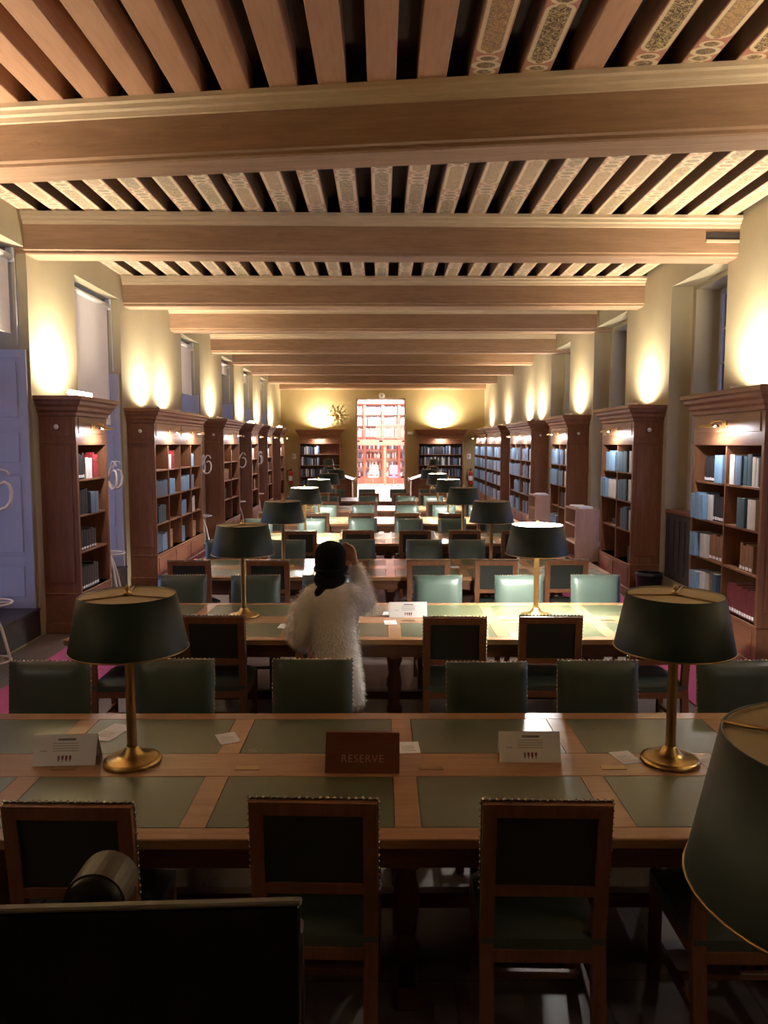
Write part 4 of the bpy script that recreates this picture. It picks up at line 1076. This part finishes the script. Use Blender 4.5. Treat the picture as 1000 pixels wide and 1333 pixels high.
for k in range(14): x = -1.85 + .11 * k; B(x - .02, x + .02, .21, .25, 2.40, 2.92).build('baluster', M['annex_wood'], r)
for x in (.17, -1.5, 1.7): B(x - .07, x + .07, -.45, -.31, 0, 2.16, .01).build('post', M['annex_wood'], r)
def office_chair(x, y, rz, mat, label):
    r = empty('office_chair', (x, y, 0), rz)
    B(-.24, .24, -.24, .22, .44, .52, .03).build('seat', mat, r)
    B(-.22, .22, .20, .27, .60, 1.10, .03).build('backrest', mat, r)
    B(-.03, .03, .22, .27, .48, .62).build('back_bracket', M['grey_plastic'], r)
    MB().tube([(0, 0, .08), (0, 0, .44)], .03, 10).build('gas_column', M['grey_plastic'], r)
    for k in range(5):
        a = 2 * PI * k / 5; MB().tube([(0, 0, .10), (math.cos(a) * .28, math.sin(a) * .28, .07)], [.03, .018], 8).build('leg', M['grey_plastic'], r)
        MB().ell((math.cos(a) * .29, math.sin(a) * .29, .03), (.03, .03, .03), 8, 6).build('castor', M['black'], r)
    for sg in (-1, 1): MB().tube([(sg * .24, .05, .48), (sg * .29, .05, .50), (sg * .29, .05, .68), (sg * .29, -.12, .70)], .015, 8).build('armrest', M['grey_plastic'], r)
    tag(r, label, 'chair')
office_chair(.62, 40.1, PI, M['purple'], 'purple office chair in the bright room beyond the doorway')
office_chair(-.45, 40.4, PI + .2, M['blind'], 'pale office chair in the bright room beyond the doorway')
r = empty('annex_lights', (0, 36.5, AZ - .052)); r.name = 'ceiling_lamp'; tag(r, 'long white ceiling lamp in the bright room beyond the doorway', 'light')
B(-1.2, 1.2, -2.5, 2.5, .0, .05, .01).build('housing', M['white_metal'], r)
light('ceiling_lamp_glow', 'AREA', r, (0, 0, -.02), ANNEX_W, (1.0, .84, .80), (0, 0, 0), shape='RECTANGLE', size=2.2, size_y=4.8)
r = empty('gallery_lamp', (0, AY1 - 1.2, AZ - .052)); tag(r, 'white ceiling lamp above the gallery beyond the doorway', 'light')
B(-1.2, 1.2, -.15, .15, .0, .05, .01).build('housing', M['white_metal'], r)
light('gallery_lamp_glow', 'AREA', r, (0, 0, -.02), ANNEX_W * .28, (1.0, .88, .78), (R(35), 0, 0), shape='RECTANGLE', size=2.2, size_y=.25)

# ================================================================== staff desk in front
r = empty('staff_desk', (0, .85, 0)); tag(r, 'dark wooden staff desk carrying the black monitor and a lamp', 'desk')
B(-1.1, 1.15, -.45, .50, .935, .97, .006).build('desktop', M['table_dark'], r); B(-1.05, 1.1, .42, .45, .05, .935).build('front_panel', M['table_dark'], r)
for sg in (-1.05, 1.07): B(sg, sg + .03, -.40, .42, 0, .935).build('side_panel', M['table_dark'], r)
r = empty('monitor', (-.385, .85, .971), R(2.5)); tag(r, 'black computer monitor with thin grey rim on the staff desk', 'monitor')
B(-.30, .29, -.022, -.012, .33, .719, .003).build('screen', M['screen'], r)
B(-.302, .292, -.024, -.012, .719, .725, .002).build('top_bezel', M['grey_plastic'], r)
B(-.302, .292, -.012, .020, .325, .68, .004).build('back_shell', M['black'], r)
B(-.03, .03, .02, .05, .02, .45, .006).build('stand_column', M['black'], r); B(-.13, .13, -.09, .14, 0, .018, .006).build('stand_base', M['black'], r)
r = empty('document_camera', (-.415, 1.08, .971)); tag(r, 'black rounded device with olive-grey curved cover behind the monitor', 'device')
MB().lathe([(.0, -.04), (.038, -.04), (.041, -.036), (.041, .04), (.0, .04)], 24, Matrix.Translation((0, 0, .588)) @ Matrix.Rotation(PI / 2, 4, 'X')).build('head', M['black'], r)
cv = []
hp = [(.0445 * math.cos(PI * k / 14), .0445 * math.sin(PI * k / 14)) for k in range(15)] + [(.0412 * math.cos(PI * k / 14), .0412 * math.sin(PI * k / 14)) for k in range(14, -1, -1)]
MB().prism([(p, q + .588) for p, q in hp], -.025, .04, 1).build('curved_cover', M['olive'], r)
MB().tube([(0, 0, .02), (0, 0, .555)], .014, 10).build('stand', M['black'], r); MB().lathe([(.0, 0), (.09, 0), (.09, .015), (.03, .02), (.0, .02)], 20).build('base', M['black'], r)

# ================================================================== person
PX, PY = -.335, 5.13
person = empty('person', (PX, PY, 0)); tag(person, 'person in white fur coat and black knit hat raising one hand', 'person')
def remesh(mb, name, mat, vox, smooth=6, parent=None):
    o = mb.build(name, mat); md = o.modifiers.new('r', 'REMESH'); md.mode = 'VOXEL'; md.voxel_size = vox; md.use_smooth_shade = True
    if smooth: sm = o.modifiers.new('s', 'SMOOTH'); sm.iterations = smooth; sm.factor = .5
    dg = bpy.context.evaluated_depsgraph_get(); dg.update()
    me = bpy.data.meshes.new_from_object(o.evaluated_get(dg)); bpy.data.objects.remove(o)
    me.materials.clear(); me.materials.append(mat); me.polygons.foreach_set('use_smooth', [True] * len(me.polygons))
    q = bpy.data.objects.new(name, me); C.objects.link(q)
    if parent: q.parent = parent
    return q
def limb(mb, pts, rs, n=12):
    for p, rr in zip(pts, rs): mb.ell(p, (rr, rr, rr), 12, 8)
    for i in range(len(pts) - 1): mb.tube([pts[i], pts[i + 1]], [rs[i], rs[i + 1]], n)
body = MB()
HX, HY, HZ = -.012, .03, 1.435
body.ell((HX, HY, HZ), (.075, .095, .112), 20, 14)                         # skull
body.ell((HX, HY + .045, HZ - .055), (.052, .052, .06), 14, 10)            # jaw
limb(body, [(HX, HY + .085, HZ + .005), (HX, HY + .108, HZ - .022)], [.011, .015])   # nose
body.ell((HX, HY + .09, HZ - .058), (.024, .012, .010), 10, 6)             # mouth
for sg in (-1, 1):
    body.ell((HX + sg * .076, HY - .005, HZ - .01), (.010, .020, .032), 8, 8)
    body.ell((HX + sg * .030, HY + .082, HZ + .012), (.014, .010, .009), 8, 6)
limb(body, [(HX, HY - .01, HZ - .08), (0, 0, 1.26)], [.05, .058])
body.ell((0, 0, 1.12), (.145, .095, .15), 18, 12); body.ell((0, 0, .93), (.130, .095, .16), 18, 12); body.ell((0, 0, .80), (.140, .105, .13), 18, 12)
for sg in (-1, 1):
    limb(body, [(sg * .085, 0, .80), (sg * .09, .02, .46), (sg * .09, -.01, .09)], [.088, .058, .040])
    limb(body, [(sg * .09, -.02, .05), (sg * .095, .13, .035)], [.045, .036])
SL, EL, WL = (-.145, 0, 1.18), (-.225, -.02, .965), (-.185, .16, .84)
SR, ER, WR = (.125, .01, 1.185), (.215, .13, 1.125), (.150, .115, 1.40)
limb(body, [SL, EL, WL], [.048, .040, .028]); limb(body, [SR, ER, WR], [.048, .040, .028])
def hand(o, d, side, up):
    """palm from wrist o along d; side points to the thumb; up is the back of the hand"""
    o, d, side, up = Vector(o), Vector(d).normalized(), Vector(side).normalized(), Vector(up).normalized()
    limb(body, [o, o + d * .03 + side * .018, o + d * .075 + side * .022], [.024, .017, .014]); limb(body, [o, o + d * .03 - side * .012, o + d * .075 - side * .024], [.024, .017, .013]); limb(body, [o + d * .01, o + d * .078], [.02, .015])
    for k, (off, L) in enumerate(((.030, .070), (.010, .080), (-.010, .074), (-.029, .058))):
        b0 = o + d * (.080 - abs(off) * .15) + side * off
        p1 = b0 + d * L * .45 - up * .006; p2 = p1 + d * L * .30 - up * .016; p3 = p2 + d * L * .18 - up * .022
        limb(body, [b0, p1, p2, p3], [.0100, .0092, .0084, .0074], 8)
    t0 = o + d * .025 + side * .026; t1 = t0 + d * .028 + side * .022 - up * .006; t2 = t1 + d * .028 + side * .008 - up * .010
    limb(body, [t0, t1, t2], [.013, .011, .009], 8)
hand(WR, (-.35, .12, 1), (-.9, .35, -.3), (.35, .9, .0)); hand(WL, (.35, .75, -.55), (.8, -.1, .5), (-.55, .3, .75))
remesh(body, 'body', M['skin'], .0058, 2, person)
# trousers and boots
tr = MB()
tr.ell((0, 0, .80), (.148, .115, .13), 18, 12)
for sg in (-1, 1): limb(tr, [(sg * .085, 0, .80), (sg * .09, .02, .46), (sg * .09, -.01, .14)], [.080, .066, .056])
remesh(tr, 'trousers', M['trousers'], .014, 4, person)
bo = MB()
for sg in (-1, 1):
    b1 = MB(); limb(b1, [(sg * .09, -.01, .20), (sg * .09, -.015, .08)], [.064, .058]); limb(b1, [(sg * .09, -.02, .056), (sg * .097, .13, .046)], [.056, .046])
    b1.box(sg * .09 - .045, sg * .09 + .05, -.07, .17, .0, .03)
    remesh(b1, 'boot', M['black'], .010, 2, person)
# coat: lofted torso + sleeves
ct = MB(); prof = [(.44, .165, .135, .045), (.55, .163, .135, .035), (.70, .162, .140, .022), (.85, .158, .135, .010), (1.0, .158, .128, .0), (1.10, .168, .125, -.005), (1.18, .172, .115, -.005), (1.235, .145, .098, -.004), (1.275, .085, .08, -.006)]
n = 28; vs = []; fs = []
for z, a, b_, dx in prof:
    for k in range(n):
        t = 2 * PI * k / n; vs.append((dx + a * math.cos(t), b_ * math.sin(t), z))
for i in range(len(prof) - 1):
    for k in range(n): q = (k + 1) % n; fs.append((i * n + k, i * n + q, (i + 1) * n + q, (i + 1) * n + k))
fs.append(tuple(reversed(range(n)))); fs.append(tuple((len(prof) - 1) * n + k for k in range(n)))
ct.add(vs, fs)
limb(ct, [(-.12, 0, 1.19), (-.175, -.005, 1.09), EL, (-.215, .06, .90), (-.195, .125, .865)], [.085, .095, .085, .075, .066])
limb(ct, [(.11, .0, 1.20), (.165, .06, 1.17), ER, (.195, .125, 1.22), (.160, .118, 1.355)], [.08, .078, .076, .066, .050])
coat = remesh(ct, 'coat', M['fur'], .012, 5, person)
# fur strands
me = coat.data; fr = MB(); r3 = random.Random(11); me.calc_loop_triangles()
ar = 0.0; polys = me.polygons; DENS = 17000
tot = sum(p.area for p in polys)
for p in polys:
    cnt = p.area / tot * DENS; cnt = int(cnt) + (1 if r3.random() < cnt % 1 else 0)
    for _ in range(cnt):
        vs4 = [me.vertices[i].co for i in p.vertices]; ws = [r3.random() for _ in vs4]; sw = sum(ws)
        c = sum((v * w_ for v, w_ in zip(vs4, ws)), Vector()) / sw
        nn = p.normal; d = (nn * .8 + Vector((r3.uniform(-.7, .7), r3.uniform(-.7, .7), r3.uniform(-1.2, .1)))).normalized()
        L = r3.uniform(.018, .040) * (1.25 if c.x < -.16 or c.x > .16 else .85); s_ = d.cross(Vector((r3.uniform(-1, 1), r3.uniform(-1, 1), r3.uniform(-1, 1)))).normalized() * .0011
        mid_ = c + d * L * .55; tip = c + d * L + Vector((0, 0, -.25 * L))
        o_ = len(fr.v); fr.v += [tuple(c - s_), tuple(c + s_), tuple(mid_ + s_ * .7), tuple(mid_ - s_ * .7), tuple(tip)]
        fr.f += [(o_, o_ + 1, o_ + 2, o_ + 3), (o_ + 3, o_ + 2, o_ + 4)]; fr.sm += [True, True]
f_ = fr.build('coat_fur', M['fur'], coat); f_['kind'] = 'stuff'
# knit hat with ribs, scarf
ht = MB(); n = 48; prof = [(.092, -.075), (.101, -.045), (.107, -.005), (.108, .03), (.101, .065), (.085, .095), (.059, .117), (.028, .129), (.0, .132)]
vs = []; fs = []
for i, (rr, z) in enumerate(prof):
    for k in range(n):
        t = 2 * PI * k / n; q = rr * (1 + (.018 if k % 2 else -.018))
        vs.append((HX + q * math.cos(t) * .98, HY - .012 + q * math.sin(t) * 1.06, HZ + z - (.02 if math.sin(t) < 0 and i < 2 else 0)))
for i in range(len(prof) - 1):
    for k in range(n): q = (k + 1) % n; fs.append((i * n + k, i * n + q, (i + 1) * n + q, (i + 1) * n + k))
ht.add(vs, fs, True); ht.build('knit_hat', M['hat'], person)
MB().tube([(HX + .104 * math.cos(2 * PI * k / 40), HY - .012 + .112 * math.sin(2 * PI * k / 40), HZ - .05 - (.015 if math.sin(2 * PI * k / 40) < 0 else 0)) for k in range(40)], .010, 8, True).build('hat_brim', M['hat'], person)
sf = MB()
for zz, rr, tr_ in ((1.335, .064, .030), (1.298, .074, .033), (1.265, .068, .028)):
    sf.tube([(HX * .6 - .01 + rr * 1.05 * math.cos(2 * PI * k / 32), .005 + rr * math.sin(2 * PI * k / 32), zz + .012 * math.sin(4 * PI * k / 32 + zz * 40)) for k in range(32)], tr_, 10, True)
limb(sf, [(-.05, -.06, 1.27), (-.085, -.075, 1.235), (-.10, -.06, 1.20)], [.034, .030, .022])
remesh(sf, 'scarf', M['hat'], .009, 3, person)
print('books', NB[0], 'objects', len(bpy.data.objects))
